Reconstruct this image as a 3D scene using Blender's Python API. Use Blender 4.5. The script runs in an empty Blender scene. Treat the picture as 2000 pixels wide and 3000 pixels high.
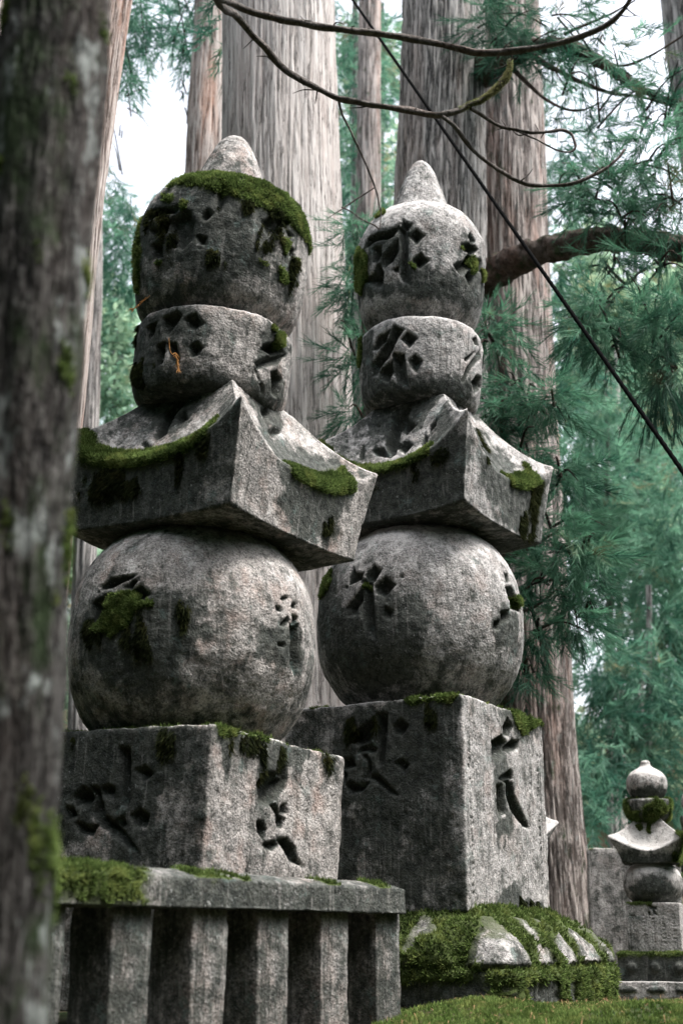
import bpy, math, random
import numpy as np
from mathutils import Matrix, Vector, Euler

R_ = math.radians
rng = np.random.default_rng(7)
random.seed(7)
scene = bpy.context.scene
col = scene.collection

# ------------------------------------------------------------------ camera
EYE = 1.6                      # height of the lens above the path
PITCH = R_(17.76)
FPX = 3900.0                   # focal length in pixels of the 2000x3000 photograph
cam_d = bpy.data.cameras.new('camera')
cam = bpy.data.objects.new('camera', cam_d)
col.objects.link(cam)
cam_d.sensor_fit = 'VERTICAL'
cam_d.sensor_height = 36.0
cam_d.lens = FPX / 3000 * 36
cam_d.clip_end = 600
cam.location = (0, 0, EYE)
cam.rotation_euler = (math.pi / 2 + PITCH, 0, 0)
cam_d.dof.use_dof = True
cam_d.dof.focus_distance = 6.7
cam_d.dof.aperture_fstop = 2.6
scene.camera = cam

# ------------------------------------------------------------------ light
SUN_EL, SUN_AZ = 64.0, 108.0    # azimuth clockwise from +Y
world = bpy.data.worlds.new('World')
scene.world = world
world.use_nodes = True
wn = world.node_tree
wn.nodes.clear()
w_out = wn.nodes.new('ShaderNodeOutputWorld')
w_bg = wn.nodes.new('ShaderNodeBackground')
w_sky = wn.nodes.new('ShaderNodeTexSky')
w_sky.sky_type = 'NISHITA'
w_sky.sun_disc = False
w_sky.sun_elevation = R_(SUN_EL)
w_sky.sun_rotation = R_(SUN_AZ)
w_sky.air_density = 1.0
w_sky.dust_density = 4.0
w_sky.ozone_density = 1.0
w_hs = wn.nodes.new('ShaderNodeHueSaturation')
w_hs.inputs['Saturation'].default_value = 0.30
w_hs.inputs['Value'].default_value = 1.0
wn.links.new(w_sky.outputs[0], w_hs.inputs['Color'])
wn.links.new(w_hs.outputs[0], w_bg.inputs['Color'])
w_bg.inputs['Strength'].default_value = 0.15
wn.links.new(w_bg.outputs[0], w_out.inputs['Surface'])

sun_d = bpy.data.lights.new('sun', 'SUN')
sun_d.energy = 1.5
sun_d.angle = R_(16)
sun_d.color = (1.0, 0.95, 0.90)
sun = bpy.data.objects.new('sun', sun_d)
col.objects.link(sun)
az, el = R_(SUN_AZ), R_(SUN_EL)
sdir = Vector((math.sin(az) * math.cos(el), math.cos(az) * math.cos(el), math.sin(el)))
sun.rotation_euler = sdir.to_track_quat('Z', 'Y').to_euler()
sun.location = (8, -2, 12)

scene.view_settings.view_transform = 'Standard'
scene.view_settings.look = 'None'
scene.view_settings.gamma = 1.0
scene.view_settings.use_curve_mapping = False
scene.view_settings.exposure = 1.95

# ------------------------------------------------------------------ helpers
def at(u, v, Y):
    """the point seen at pixel (u, v) of the photograph, Y metres ahead"""
    a = (1500 - v) / FPX
    c, s = math.cos(PITCH), math.sin(PITCH)
    dy, dz = c - a * s, s + a * c
    t = Y / dy
    return np.array([(u - 1000) / FPX * t, Y, EYE + dz * t])

def depth(P):
    return P[1] * math.cos(PITCH) + (P[2] - EYE) * math.sin(PITCH)

def project(P):
    c, s = math.cos(PITCH), math.sin(PITCH)
    z = P[..., 2] - EYE
    d = P[..., 1] * c + z * s
    return 1000 + FPX * P[..., 0] / d, 1500 - FPX * (-P[..., 1] * s + z * c) / d

_perm = np.random.default_rng(3).permutation(256)
_perm = np.concatenate([_perm, _perm])
_g = np.random.default_rng(4).normal(size=(256, 3))
_g /= np.linalg.norm(_g, axis=1)[:, None]

def noise(P):
    """gradient noise of an (n,3) array, about -0.7..0.7"""
    P = np.asarray(P, dtype=np.float64)
    I = np.floor(P).astype(np.int64)
    F = P - I
    I &= 255
    U = F * F * F * (F * (F * 6 - 15) + 10)
    out = 0
    for dx in (0, 1):
        wx = U[:, 0] if dx else 1 - U[:, 0]
        for dy in (0, 1):
            wy = U[:, 1] if dy else 1 - U[:, 1]
            for dz in (0, 1):
                wz = U[:, 2] if dz else 1 - U[:, 2]
                h = _perm[(_perm[(_perm[(I[:, 0] + dx) & 255] + I[:, 1] + dy) & 255] + I[:, 2] + dz) & 255]
                g = _g[h]
                out = out + wx * wy * wz * (g[:, 0] * (F[:, 0] - dx) + g[:, 1] * (F[:, 1] - dy) + g[:, 2] * (F[:, 2] - dz))
    return out

def fbm(P, octaves=4, gain=0.5, lac=2.03):
    a, s, t = 1.0, 0.0, 0.0
    P = np.asarray(P, dtype=np.float64)
    for k in range(octaves):
        s = s + a * noise(P + 17.3 * k)
        t += a
        a *= gain
        P = P * lac
    return s / t * 1.6

def smooth(a, b, x):
    t = np.clip((x - a) / (b - a), 0, 1)
    return t * t * (3 - 2 * t)

def spline(pts, n):
    """Catmull-Rom through rows of pts"""
    p = np.asarray(pts, dtype=float)
    q = np.vstack([2 * p[0] - p[1], p, 2 * p[-1] - p[-2]])
    t = np.linspace(0, len(p) - 1, n)
    i = np.minimum(t.astype(int), len(p) - 2)
    f = (t - i)[:, None]
    a, b, c, d = q[i], q[i + 1], q[i + 2], q[i + 3]
    return 0.5 * (2 * b + (c - a) * f + (2 * a - 5 * b + 4 * c - d) * f ** 2 + (3 * b - 3 * c + d - a) * f ** 3)

def resample(pts, n, step=None):
    p = np.asarray(pts, dtype=float)
    L = np.concatenate([[0], np.cumsum(np.linalg.norm(np.diff(p, axis=0), axis=1))])
    if step:
        n = max(3, int(L[-1] / step))
    t = np.linspace(0, L[-1], n)
    return np.stack([np.interp(t, L, p[:, k]) for k in range(p.shape[1])], 1)

def link(name, me, mat=None, parent=None, loc=None, rot=None):
    o = bpy.data.objects.new(name, me)
    col.objects.link(o)
    if mat is not None:
        me.materials.append(mat)
    if parent is not None:
        o.parent = parent
    if loc is not None:
        o.location = loc
    if rot is not None:
        o.rotation_euler = rot
    return o

def mesh_np(name, V, F, attrs=None, smooth_shade=True):
    """mesh from vertices (n,3) and faces (m,3) or (m,4)"""
    V = np.ascontiguousarray(V, dtype=np.float32)
    F = np.ascontiguousarray(F, dtype=np.int32)
    k = F.shape[1]
    me = bpy.data.meshes.new(name)
    me.vertices.add(len(V))
    me.vertices.foreach_set('co', V.ravel())
    me.loops.add(F.size)
    me.loops.foreach_set('vertex_index', F.ravel())
    me.polygons.add(len(F))
    me.polygons.foreach_set('loop_start', np.arange(0, F.size, k, dtype=np.int32))
    me.polygons.foreach_set('loop_total', np.full(len(F), k, dtype=np.int32))
    me.update(calc_edges=True)
    if smooth_shade:
        me.polygons.foreach_set('use_smooth', np.ones(len(F), dtype=bool))
    for an, av in (attrs or {}).items():
        a = me.attributes.new(an, 'FLOAT', 'POINT')
        a.data.foreach_set('value', np.ascontiguousarray(av, dtype=np.float32))
    me.validate()
    return me

def thing(name, label, cat, loc=(0, 0, 0), group=None):
    o = bpy.data.objects.new(name, None)
    o.empty_display_size = 0.2
    col.objects.link(o)
    o.location = loc
    o['label'] = label
    o['category'] = cat
    if group:
        o['group'] = group
    return o

def tag(o, label, cat, group=None):
    o['label'] = label
    o['category'] = cat
    if group:
        o['group'] = group
    return o

def grid_faces(nu, nv, wrap=True):
    """faces of a grid with nv rings of nu points"""
    i = np.arange(nu if wrap else nu - 1)
    j = np.arange(nv - 1)
    I, J = np.meshgrid(i, j)
    a = J * nu + I
    b = J * nu + (I + 1) % nu
    return np.stack([a, b, b + nu, a + nu], -1).reshape(-1, 4)

def grid_normals(P):
    """P: (nv, nu, 3) wrapped in u; outward when u runs anticlockwise and v runs upward"""
    du = np.roll(P, -1, 1) - np.roll(P, 1, 1)
    dv = np.gradient(P, axis=0)
    N = np.cross(du, dv)
    L = np.linalg.norm(N, axis=2, keepdims=True)
    N = N / np.maximum(L, 1e-9)
    bad = L[..., 0] < 1e-9
    N[bad] = (0, 0, 1)
    return N

def tube(points, radii, seg=8, n=None, wob=0.0, caps=True):
    p = np.asarray(points, float)
    r = np.asarray(radii, float)
    n = n or max(4, (len(p) - 1) * 6)
    pr = spline(np.hstack([p, r[:, None]]), n)
    p, r = pr[:, :3], np.maximum(pr[:, 3], 1e-4)
    t = np.gradient(p, axis=0)
    t /= np.linalg.norm(t, axis=1)[:, None]
    up = np.array([0.13, 0.2, 0.97])
    a = np.cross(t, up)
    a /= np.maximum(np.linalg.norm(a, axis=1)[:, None], 1e-6)
    b = np.cross(t, a)
    th = np.linspace(0, 2 * np.pi, seg, endpoint=False)
    if wob:
        r = r[:, None] * (1 + wob * noise(np.stack([np.repeat(p[:, 0] * 9, seg), np.repeat(p[:, 1] * 9, seg) + np.tile(th, len(p)), np.repeat(p[:, 2] * 9, seg)], 1)).reshape(n, seg) * 2)
    else:
        r = np.repeat(r[:, None], seg, 1)
    P = p[:, None, :] + r[..., None] * (np.cos(th)[None, :, None] * a[:, None, :] + np.sin(th)[None, :, None] * b[:, None, :])
    V = P.reshape(-1, 3)
    F = grid_faces(seg, n)
    return V, F

def join(parts):
    Vs, Fs, o = [], [], 0
    for V, F in parts:
        Vs.append(V)
        Fs.append(F + o)
        o += len(V)
    return np.vstack(Vs), np.vstack(Fs)

# ------------------------------------------------------------------ materials
class NT:
    def __init__(self, name):
        self.m = bpy.data.materials.new(name)
        self.m.use_nodes = True
        self.t = self.m.node_tree
        self.t.nodes.clear()
        self.out = self.t.nodes.new('ShaderNodeOutputMaterial')
        self.tc = self.t.nodes.new('ShaderNodeTexCoord')
    def n(self, kind, **kw):
        nd = self.t.nodes.new(kind)
        for k, v in kw.items():
            setattr(nd, k, v)
        return nd
    def l(self, a, b):
        self.t.links.new(a, b)
    def val(self, sock, x):
        if isinstance(x, (int, float)):
            sock.default_value = x
        elif isinstance(x, tuple):
            sock.default_value = x if len(x) == len(sock.default_value) else tuple(x) + (1,)
        else:
            self.l(x, sock)
    def coord(self, scale=(1, 1, 1), src='Object', off=(0, 0, 0)):
        mp = self.n('ShaderNodeMapping')
        self.l(self.tc.outputs[src], mp.inputs['Vector'])
        mp.inputs['Scale'].default_value = scale
        mp.inputs['Location'].default_value = off
        return mp.outputs[0]
    def noise(self, scale, detail=4, rough=0.55, vec=None, dist=0.0):
        nd = self.n('ShaderNodeTexNoise')
        nd.inputs['Scale'].default_value = scale
        nd.inputs['Detail'].default_value = detail
        nd.inputs['Roughness'].default_value = rough
        nd.inputs['Distortion'].default_value = dist
        self.l(vec if vec is not None else self.tc.outputs['Object'], nd.inputs['Vector'])
        return nd.outputs['Fac']
    def voro(self, scale, vec=None, feature='F1', out='Distance'):
        nd = self.n('ShaderNodeTexVoronoi', feature=feature)
        nd.inputs['Scale'].default_value = scale
        self.l(vec if vec is not None else self.tc.outputs['Object'], nd.inputs['Vector'])
        return nd.outputs[out]
    def math(self, op, a, b=0.0, c=0.0):
        nd = self.n('ShaderNodeMath', operation=op)
        for s, x in zip(nd.inputs, (a, b, c)):
            self.val(s, x)
        return nd.outputs[0]
    def ss(self, x, lo, hi, a=0.0, b=1.0):
        nd = self.n('ShaderNodeMapRange', interpolation_type='SMOOTHSTEP')
        for s, v in zip(nd.inputs, (x, lo, hi, a, b)):
            self.val(s, v)
        return nd.outputs[0]
    def mix(self, f, a, b, mode='MIX'):
        nd = self.n('ShaderNodeMix', data_type='RGBA', blend_type=mode)
        self.val(nd.inputs[0], f)
        self.val(nd.inputs[6], a)
        self.val(nd.inputs[7], b)
        return nd.outputs[2]
    def attr(self, name):
        nd = self.n('ShaderNodeAttribute', attribute_name=name)
        return nd.outputs['Fac']
    def bsdf(self, colour, rough=0.9, bump=None, bstr=0.5, bdist=0.01, spec=0.25):
        p = self.n('ShaderNodeBsdfPrincipled')
        self.val(p.inputs['Base Color'], colour)
        self.val(p.inputs['Roughness'], rough)
        p.inputs['Specular IOR Level'].default_value = spec
        if bump is not None:
            b = self.n('ShaderNodeBump')
            b.inputs['Strength'].default_value = bstr
            b.inputs['Distance'].default_value = bdist
            self.l(bump, b.inputs['Height'])
            self.l(b.outputs[0], p.inputs['Normal'])
        self.l(p.outputs[0], self.out.inputs['Surface'])
        return p

def stone_mat(name, light, dark, seed=0.0, pale=0.5, stain_bias=0.0, streak=1.0, warm=0.5):
    """weathered granite: speckle, pale lichen crust, dark algae running down, green film"""
    k = NT(name)
    vo = k.coord((1, 1, 1), off=(seed, seed * 1.7, seed * 0.6))
    big = k.noise(3.2, 5, 0.6, vo)
    mid = k.noise(13, 6, 0.68, vo)
    fine = k.noise(95, 3, 0.6, vo)
    grain = k.voro(150, vo, out='Color')
    gsep = k.n('ShaderNodeSeparateColor')
    k.l(grain, gsep.inputs[0])
    speck = k.ss(gsep.outputs[0], 0.66, 0.82)
    speck2 = k.ss(gsep.outputs[1], 0.72, 0.9)
    base = k.mix(k.ss(mid, 0.36, 0.66), dark, light)
    base = k.mix(k.math('MULTIPLY', speck, 0.62), base, (0.055, 0.055, 0.055))
    base = k.mix(k.math('MULTIPLY', speck2, 0.5), base, (0.50, 0.46, 0.44))
    # rusty pink blush
    base = k.mix(k.math('MULTIPLY', k.ss(k.noise(6, 4, 0.6, k.coord(off=(seed + 4, 2, 1))), 0.5, 0.72), 0.45 * warm), base, (0.36, 0.20, 0.145))
    # pale crustose lichen, strengthened on upward faces to paint in bright tops
    up = k.attr('up')
    mott = k.noise(24, 8, 0.76, vo)
    pl = k.math('ADD', k.math('MULTIPLY', k.noise(8, 8, 0.76, k.coord(off=(seed + 9, 5, 3))), 0.6), k.math('MULTIPLY', mott, 0.4))
    pl = k.math('ADD', pl, k.math('MULTIPLY', up, 0.06 + 0.14 * pale))
    plf = k.ss(pl, 0.58 - 0.07 * pale, 0.66 - 0.06 * pale)
    base = k.mix(k.math('MULTIPLY', plf, 0.78), base, (0.54, 0.52, 0.505))
    # dark algae in vertical runs, steered by the traced stains and the painted side shade
    sv = k.coord((7, 7, 1.0), off=(seed, 0, seed))
    run = k.noise(1.8, 7, 0.72, sv)
    blot = k.noise(11, 9, 0.8, vo)
    st = k.math('ADD', k.math('MULTIPLY', run, 0.38 * streak), k.math('MULTIPLY', blot, 0.62 + 0.38 * (1 - streak)))
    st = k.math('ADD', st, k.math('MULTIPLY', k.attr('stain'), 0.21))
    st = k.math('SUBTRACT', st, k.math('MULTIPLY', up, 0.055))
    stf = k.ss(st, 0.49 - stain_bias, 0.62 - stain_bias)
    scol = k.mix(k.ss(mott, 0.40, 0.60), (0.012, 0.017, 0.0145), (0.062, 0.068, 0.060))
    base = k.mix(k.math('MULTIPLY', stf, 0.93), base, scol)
    # rain runs: thin dark and thin washed streaks below the ledges
    s2 = k.noise(2.4, 5, 0.7, k.coord((17, 17, 0.75), off=(seed + 3, 1, 0)))
    vert = k.math('SUBTRACT', 1.0, k.math('ABSOLUTE', up))
    base = k.mix(k.math('MULTIPLY', k.math('MULTIPLY', k.ss(s2, 0.53, 0.66), vert), 0.62 * streak), base, (0.035, 0.038, 0.033))
    base = k.mix(k.math('MULTIPLY', k.math('MULTIPLY', k.ss(s2, 0.43, 0.34), vert), 0.30 * streak), base, (0.34, 0.325, 0.31))
    # dirt and algae sitting in the carvings
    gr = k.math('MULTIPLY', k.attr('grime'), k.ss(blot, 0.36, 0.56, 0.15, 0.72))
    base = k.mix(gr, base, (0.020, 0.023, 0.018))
    # blue-green lichen
    bl = k.noise(7.5, 7, 0.76, k.coord(off=(seed + 21, 1, 7)))
    base = k.mix(k.math('MULTIPLY', k.ss(bl, 0.57, 0.66), 0.38), base, (0.15, 0.21, 0.195))
    # crumbs of white lichen on the dark parts
    base = k.mix(k.math('MULTIPLY', k.ss(k.noise(42, 6, 0.8, k.coord(off=(seed + 2, 7, 1))), 0.60, 0.66), 0.55), base, (0.42, 0.43, 0.42))
    # soft outskirts of the moss, thinning out into the stone
    fm = k.math('ADD', k.attr('film'), k.math('MULTIPLY', k.math('SUBTRACT', mott, 0.5), 1.5))
    base = k.mix(k.math('MULTIPLY', k.ss(fm, 0.22, 0.60), 0.85), base, k.mix(blot, (0.020, 0.028, 0.012), (0.070, 0.085, 0.035)))
    # thin moss film
    mo = k.math('ADD', k.attr('moss'), k.math('MULTIPLY', k.math('SUBTRACT', blot, 0.5), 0.9))
    base = k.mix(k.ss(mo, 0.40, 0.62), base, k.mix(fine, (0.022, 0.034, 0.010), (0.075, 0.10, 0.028)))
    # small pits
    pit = k.ss(k.noise(60, 5, 0.8, vo), 0.60, 0.70)
    base = k.mix(k.math('MULTIPLY', pit, 0.55), base, (0.05, 0.05, 0.045))
    h = k.math('ADD', k.math('MULTIPLY', mid, 1.4), k.math('MULTIPLY', fine, 0.9))
    h = k.math('SUBTRACT', h, k.math('MULTIPLY', pit, 0.5))
    h = k.math('ADD', h, k.math('MULTIPLY', plf, 0.15))
    k.bsdf(base, 0.92, h, 0.75, 0.012, 0.2)
    return k.m

def moss_mat(name, a, b, c):
    k = NT(name)
    t = k.attr('tint')
    colr = k.mix(k.ss(t, 0.0, 0.6), a, b)
    colr = k.mix(k.ss(t, 0.6, 1.0), colr, c)
    colr = k.mix(k.ss(k.noise(9, 5, 0.7), 0.48, 0.66, 0.0, 0.6), colr, (c[0] * 1.0, c[1] * 0.86, c[2] * 0.8))
    colr = k.mix(k.ss(k.noise(17, 5, 0.7, k.coord(off=(5, 5, 5))), 0.52, 0.66, 0.0, 0.7), colr, (a[0] * 1.2, a[1] * 1.1, a[2]))
    d = k.n('ShaderNodeBsdfDiffuse')
    k.l(colr, d.inputs[0])
    tr = k.n('ShaderNodeBsdfTranslucent')
    k.l(colr, tr.inputs[0])
    mx = k.n('ShaderNodeMixShader')
    mx.inputs[0].default_value = 0.3
    k.l(d.outputs[0], mx.inputs[1])
    k.l(tr.outputs[0], mx.inputs[2])
    k.l(mx.outputs[0], k.out.inputs['Surface'])
    return k.m

def leaf_mat(name, dark, light, odd, oddness=0.08):
    k = NT(name)
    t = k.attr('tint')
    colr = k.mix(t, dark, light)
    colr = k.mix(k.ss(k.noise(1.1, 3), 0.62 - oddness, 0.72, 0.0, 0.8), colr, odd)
    d = k.n('ShaderNodeBsdfPrincipled')
    k.l(colr, d.inputs['Base Color'])
    d.inputs['Roughness'].default_value = 0.6
    d.inputs['Specular IOR Level'].default_value = 0.3
    tr = k.n('ShaderNodeBsdfTranslucent')
    k.l(colr, tr.inputs[0])
    mx = k.n('ShaderNodeMixShader')
    mx.inputs[0].default_value = 0.48
    k.l(d.outputs[0], mx.inputs[1])
    k.l(tr.outputs[0], mx.inputs[2])
    k.l(mx.outputs[0], k.out.inputs['Surface'])
    return k.m

def bark_mat(name, groove, mid, ridge, red, redness=0.4, moss=0.0, vs=0.06, sc=26, lich=0.0, fine=1.0, soft=0, deep=0, foot=0):
    k = NT(name)
    v = k.coord((1, 1, vs))
    strip = k.noise(sc, 6, 0.62, v, 0.3)
    broad = k.noise(4, 4, 0.6, k.coord((1, 1, 0.25)))
    flake = k.noise(22, 5, 0.7, k.coord((1, 1, 0.35)))
    rid = k.attr('ridge')
    f = k.math('ADD', k.math('MULTIPLY', strip, 0.55), k.math('MULTIPLY', rid, 0.45))
    c = k.mix(k.ss(f, 0.30 - 0.1 * soft, 0.50 - 0.1 * soft), groove, mid)
    c = k.mix(k.ss(f, 0.48, 0.66), c, ridge)
    c = k.mix(k.math('MULTIPLY', k.ss(k.noise(5, 4, 0.6, k.coord((1, 1, 0.12), off=(3, 3, 3))), 0.48, 0.66), redness), c, red)
    c = k.mix(k.math('MULTIPLY', k.ss(broad, 0.40, 0.62, 0.65, 0.0), 0.5 - 0.25 * soft), c, groove)
    cn = k.noise(sc * 1.15, 4, 0.55, k.coord((1, 1, vs * 0.55), off=(7, 1, 2)), 0.4)
    crack = k.math('SUBTRACT', 1.0, k.ss(k.math('ABSOLUTE', k.math('SUBTRACT', cn, 0.5)), 0.002, 0.022 + 0.02 * deep))
    crack = k.math('MULTIPLY', crack, k.ss(k.noise(3.5, 3, 0.6, k.coord((1, 1, 0.5), off=(4, 4, 4))), 0.36, 0.5))
    cn2 = k.noise(sc * 2.6, 3, 0.5, k.coord((1, 1, vs * 1.2), off=(2, 5, 2)))
    crack2 = k.math('SUBTRACT', 1.0, k.ss(k.math('ABSOLUTE', k.math('SUBTRACT', cn2, 0.47)), 0.0, 0.02))
    c = k.mix(k.math('MULTIPLY', crack, 0.85), c, groove)
    c = k.mix(k.math('MULTIPLY', crack2, 0.45 - 0.3 * soft), c, groove)
    c = k.mix(k.math('MULTIPLY', k.ss(k.noise(70, 4, 0.7, k.coord((1, 1, 0.4))), 0.5, 0.66), 0.35), c, ridge)
    if foot:
        sp = k.n('ShaderNodeSeparateXYZ')
        k.l(k.tc.outputs['Object'], sp.inputs[0])
        fz = k.ss(sp.outputs[2], 2.0, 4.5, 1.0, 0.0)
        fl = k.ss(k.noise(9, 6, 0.75, k.coord((1.6, 1.6, 0.5), off=(6, 2, 4))), 0.44, 0.56)
        c = k.mix(k.math('MULTIPLY', k.math('MULTIPLY', fz, fl), foot), c, (0.055, 0.045, 0.040))
    if moss:
        c = k.mix(k.math('MULTIPLY', k.ss(k.noise(5, 5, 0.7, k.coord((1, 1, 0.5), off=(1, 8, 3))), 0.60 - 0.14 * moss, 0.70 - 0.1 * moss), 0.85), c, (0.022, 0.040, 0.014))
    if lich:
        c = k.mix(k.math('MULTIPLY', k.ss(k.noise(15, 4, 0.6, k.coord((1, 1, 0.45), off=(5, 8, 3))), 0.58, 0.66), lich), c, (0.30, 0.33, 0.32))
    h = k.math('ADD', k.math('MULTIPLY', strip, 1.0), k.math('MULTIPLY', flake, 0.5 * fine))
    h = k.math('SUBTRACT', h, k.math('MULTIPLY', crack, 0.5))
    k.bsdf(c, 0.95, h, 0.8, 0.03, 0.15)
    return k.m

M = {}
M['stone_a'] = stone_mat('granite_left', (0.385, 0.36, 0.34), (0.185, 0.175, 0.165), 0.0, pale=0.4, warm=0.6, stain_bias=0.012)
M['stone_b'] = stone_mat('granite_right', (0.40, 0.385, 0.375), (0.20, 0.196, 0.19), 6.0, pale=0.55, warm=0.35, stain_bias=0.008)
M['stone_c'] = stone_mat('granite_small', (0.44, 0.42, 0.41), (0.28, 0.27, 0.26), 12.0, pale=0.8, warm=0.3)
M['stone_f'] = stone_mat('granite_fence', (0.32, 0.305, 0.29), (0.15, 0.148, 0.143), 18.0, pale=0.15, warm=0.4, stain_bias=0.025, streak=1.15)
M['moss'] = moss_mat('moss_green', (0.030, 0.048, 0.016), (0.105, 0.155, 0.045), (0.29, 0.38, 0.135))
M['moss_dark'] = moss_mat('moss_dark', (0.010, 0.013, 0.007), (0.024, 0.030, 0.013), (0.060, 0.068, 0.028))
M['moss_ground'] = moss_mat('moss_ground', (0.04, 0.07, 0.018), (0.13, 0.20, 0.055), (0.28, 0.36, 0.13))
M['bark_pale'] = bark_mat('bark_pale', (0.11, 0.10, 0.094), (0.40, 0.365, 0.345), (0.52, 0.485, 0.465), (0.42, 0.34, 0.31), 0.3, sc=24, soft=1)
M['bark_grey'] = bark_mat('bark_grey', (0.045, 0.045, 0.045), (0.23, 0.222, 0.212), (0.42, 0.40, 0.385), (0.26, 0.19, 0.16), 0.3, sc=17, deep=1)
M['bark_red'] = bark_mat('bark_red', (0.07, 0.060, 0.055), (0.27, 0.235, 0.22), (0.43, 0.385, 0.36), (0.34, 0.20, 0.155), 0.5, moss=0.2, sc=20, deep=0.6, lich=0.3, foot=0.85)
M['bark_peel'] = bark_mat('bark_peel', (0.09, 0.065, 0.055), (0.38, 0.32, 0.29), (0.50, 0.45, 0.42), (0.42, 0.24, 0.17), 0.6, sc=14)
M['bark_fore'] = bark_mat('bark_foreground', (0.011, 0.011, 0.011), (0.036, 0.033, 0.031), (0.10, 0.097, 0.092), (0.06, 0.042, 0.035), 0.4, moss=0.8, vs=0.5, sc=26, lich=0.6)
M['bark_limb'] = bark_mat('bark_limb', (0.02, 0.016, 0.014), (0.08, 0.062, 0.052), (0.18, 0.15, 0.13), (0.14, 0.075, 0.055), 0.5, moss=0.5, vs=1.0, sc=18)
M['twig'] = bark_mat('bark_twig', (0.05, 0.042, 0.038), (0.13, 0.115, 0.105), (0.26, 0.24, 0.225), (0.16, 0.09, 0.07), 0.3, vs=1.0, sc=40)
M['leaf_cedar'] = leaf_mat('cedar_foliage', (0.020, 0.074, 0.046), (0.105, 0.25, 0.150), (0.10, 0.075, 0.035), 0.0)
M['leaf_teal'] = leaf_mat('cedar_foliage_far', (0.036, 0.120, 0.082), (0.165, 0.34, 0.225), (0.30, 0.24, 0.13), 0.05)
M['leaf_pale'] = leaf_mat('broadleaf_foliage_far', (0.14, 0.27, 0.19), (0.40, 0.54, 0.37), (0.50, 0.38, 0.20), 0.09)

# ------------------------------------------------------------------ carved and weathered stones
def poly_sd(px, pz, poly):
    """signed distance to a polygon, positive inside"""
    p = np.asarray(poly, float)
    q = np.roll(p, -1, 0)
    d2 = np.full(px.shape, 1e9)
    inside = np.zeros(px.shape, bool)
    for (ax, az), (bx, bz) in zip(p, q):
        ex, ez = bx - ax, bz - az
        wx, wz = px - ax, pz - az
        t = np.clip((wx * ex + wz * ez) / (ex * ex + ez * ez + 1e-12), 0, 1)
        d2 = np.minimum(d2, (wx - ex * t) ** 2 + (wz - ez * t) ** 2)
        cond = ((az > pz) != (bz > pz)) & (px < (bx - ax) * (pz - az) / (bz - az + 1e-12) + ax)
        inside ^= cond
    d = np.sqrt(d2)
    return np.where(inside, d, -d)

def field(P, N, polys, soft, wob=0.0, cut=None):
    """max of soft inside-ness over traced outlines; outlines are ('L'|'R', [(c, z), ...])"""
    out = np.zeros(len(P))
    if not polys:
        return out
    w = fbm(P * 14, 3) * wob if wob else 0
    for side, poly in polys:
        poly = np.asarray(poly, float)
        c = P[:, 0] if side == 'L' else P[:, 1]
        ok = (N[:, 1] < 0.12) if side == 'L' else (N[:, 0] > -0.12)
        ok &= (c > poly[:, 0].min() - 0.1) & (c < poly[:, 0].max() + 0.1) & (P[:, 2] > poly[:, 1].min() - 0.1) & (P[:, 2] < poly[:, 1].max() + 0.1)
        i = np.where(ok)[0]
        if len(i) == 0:
            continue
        sd = poly_sd(c[i], P[i, 2], poly)
        if cut is not None:
            f = np.clip(sd + cut[0], 0, cut[1])
        else:
            f = smooth(-soft, soft, sd + (w[i] if wob else 0))
        out[i] = np.maximum(out[i], f)
    return out

def round_section(n_front, n_back, yaw):
    c = -math.pi / 2 + yaw
    a = np.linspace(-1.9, 1.9, n_front, endpoint=False)
    b = np.linspace(1.9, 2 * math.pi - 1.9, n_back, endpoint=False)
    ph = np.concatenate([a, b]) + c
    return np.stack([np.cos(ph), np.sin(ph)], 1)

def box_section(ax, ay, rc, nf, nb):
    """rounded rectangle, anticlockwise, starting on the -y side; the -y and +x sides are dense"""
    def arc(cx, cy, a0, n):
        t = np.linspace(a0, a0 + math.pi / 2, n, endpoint=False)
        return np.stack([cx + rc * np.cos(t), cy + rc * np.sin(t)], 1)
    def ln(p, q, n):
        t = np.linspace(0, 1, n, endpoint=False)[:, None]
        return np.array(p) * (1 - t) + np.array(q) * t
    x, y = ax - rc, ay - rc
    return np.vstack([ln((-x, -ay), (x, -ay), nf), arc(x, -y, -math.pi / 2, 5),
                      ln((ax, -y), (ax, y), nf), arc(x, y, 0, 3),
                      ln((x, ay), (-x, ay), nb), arc(-x, y, math.pi / 2, 3),
                      ln((-ax, y), (-ax, -y), nb), arc(-x, -y, math.pi, 5)])

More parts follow.
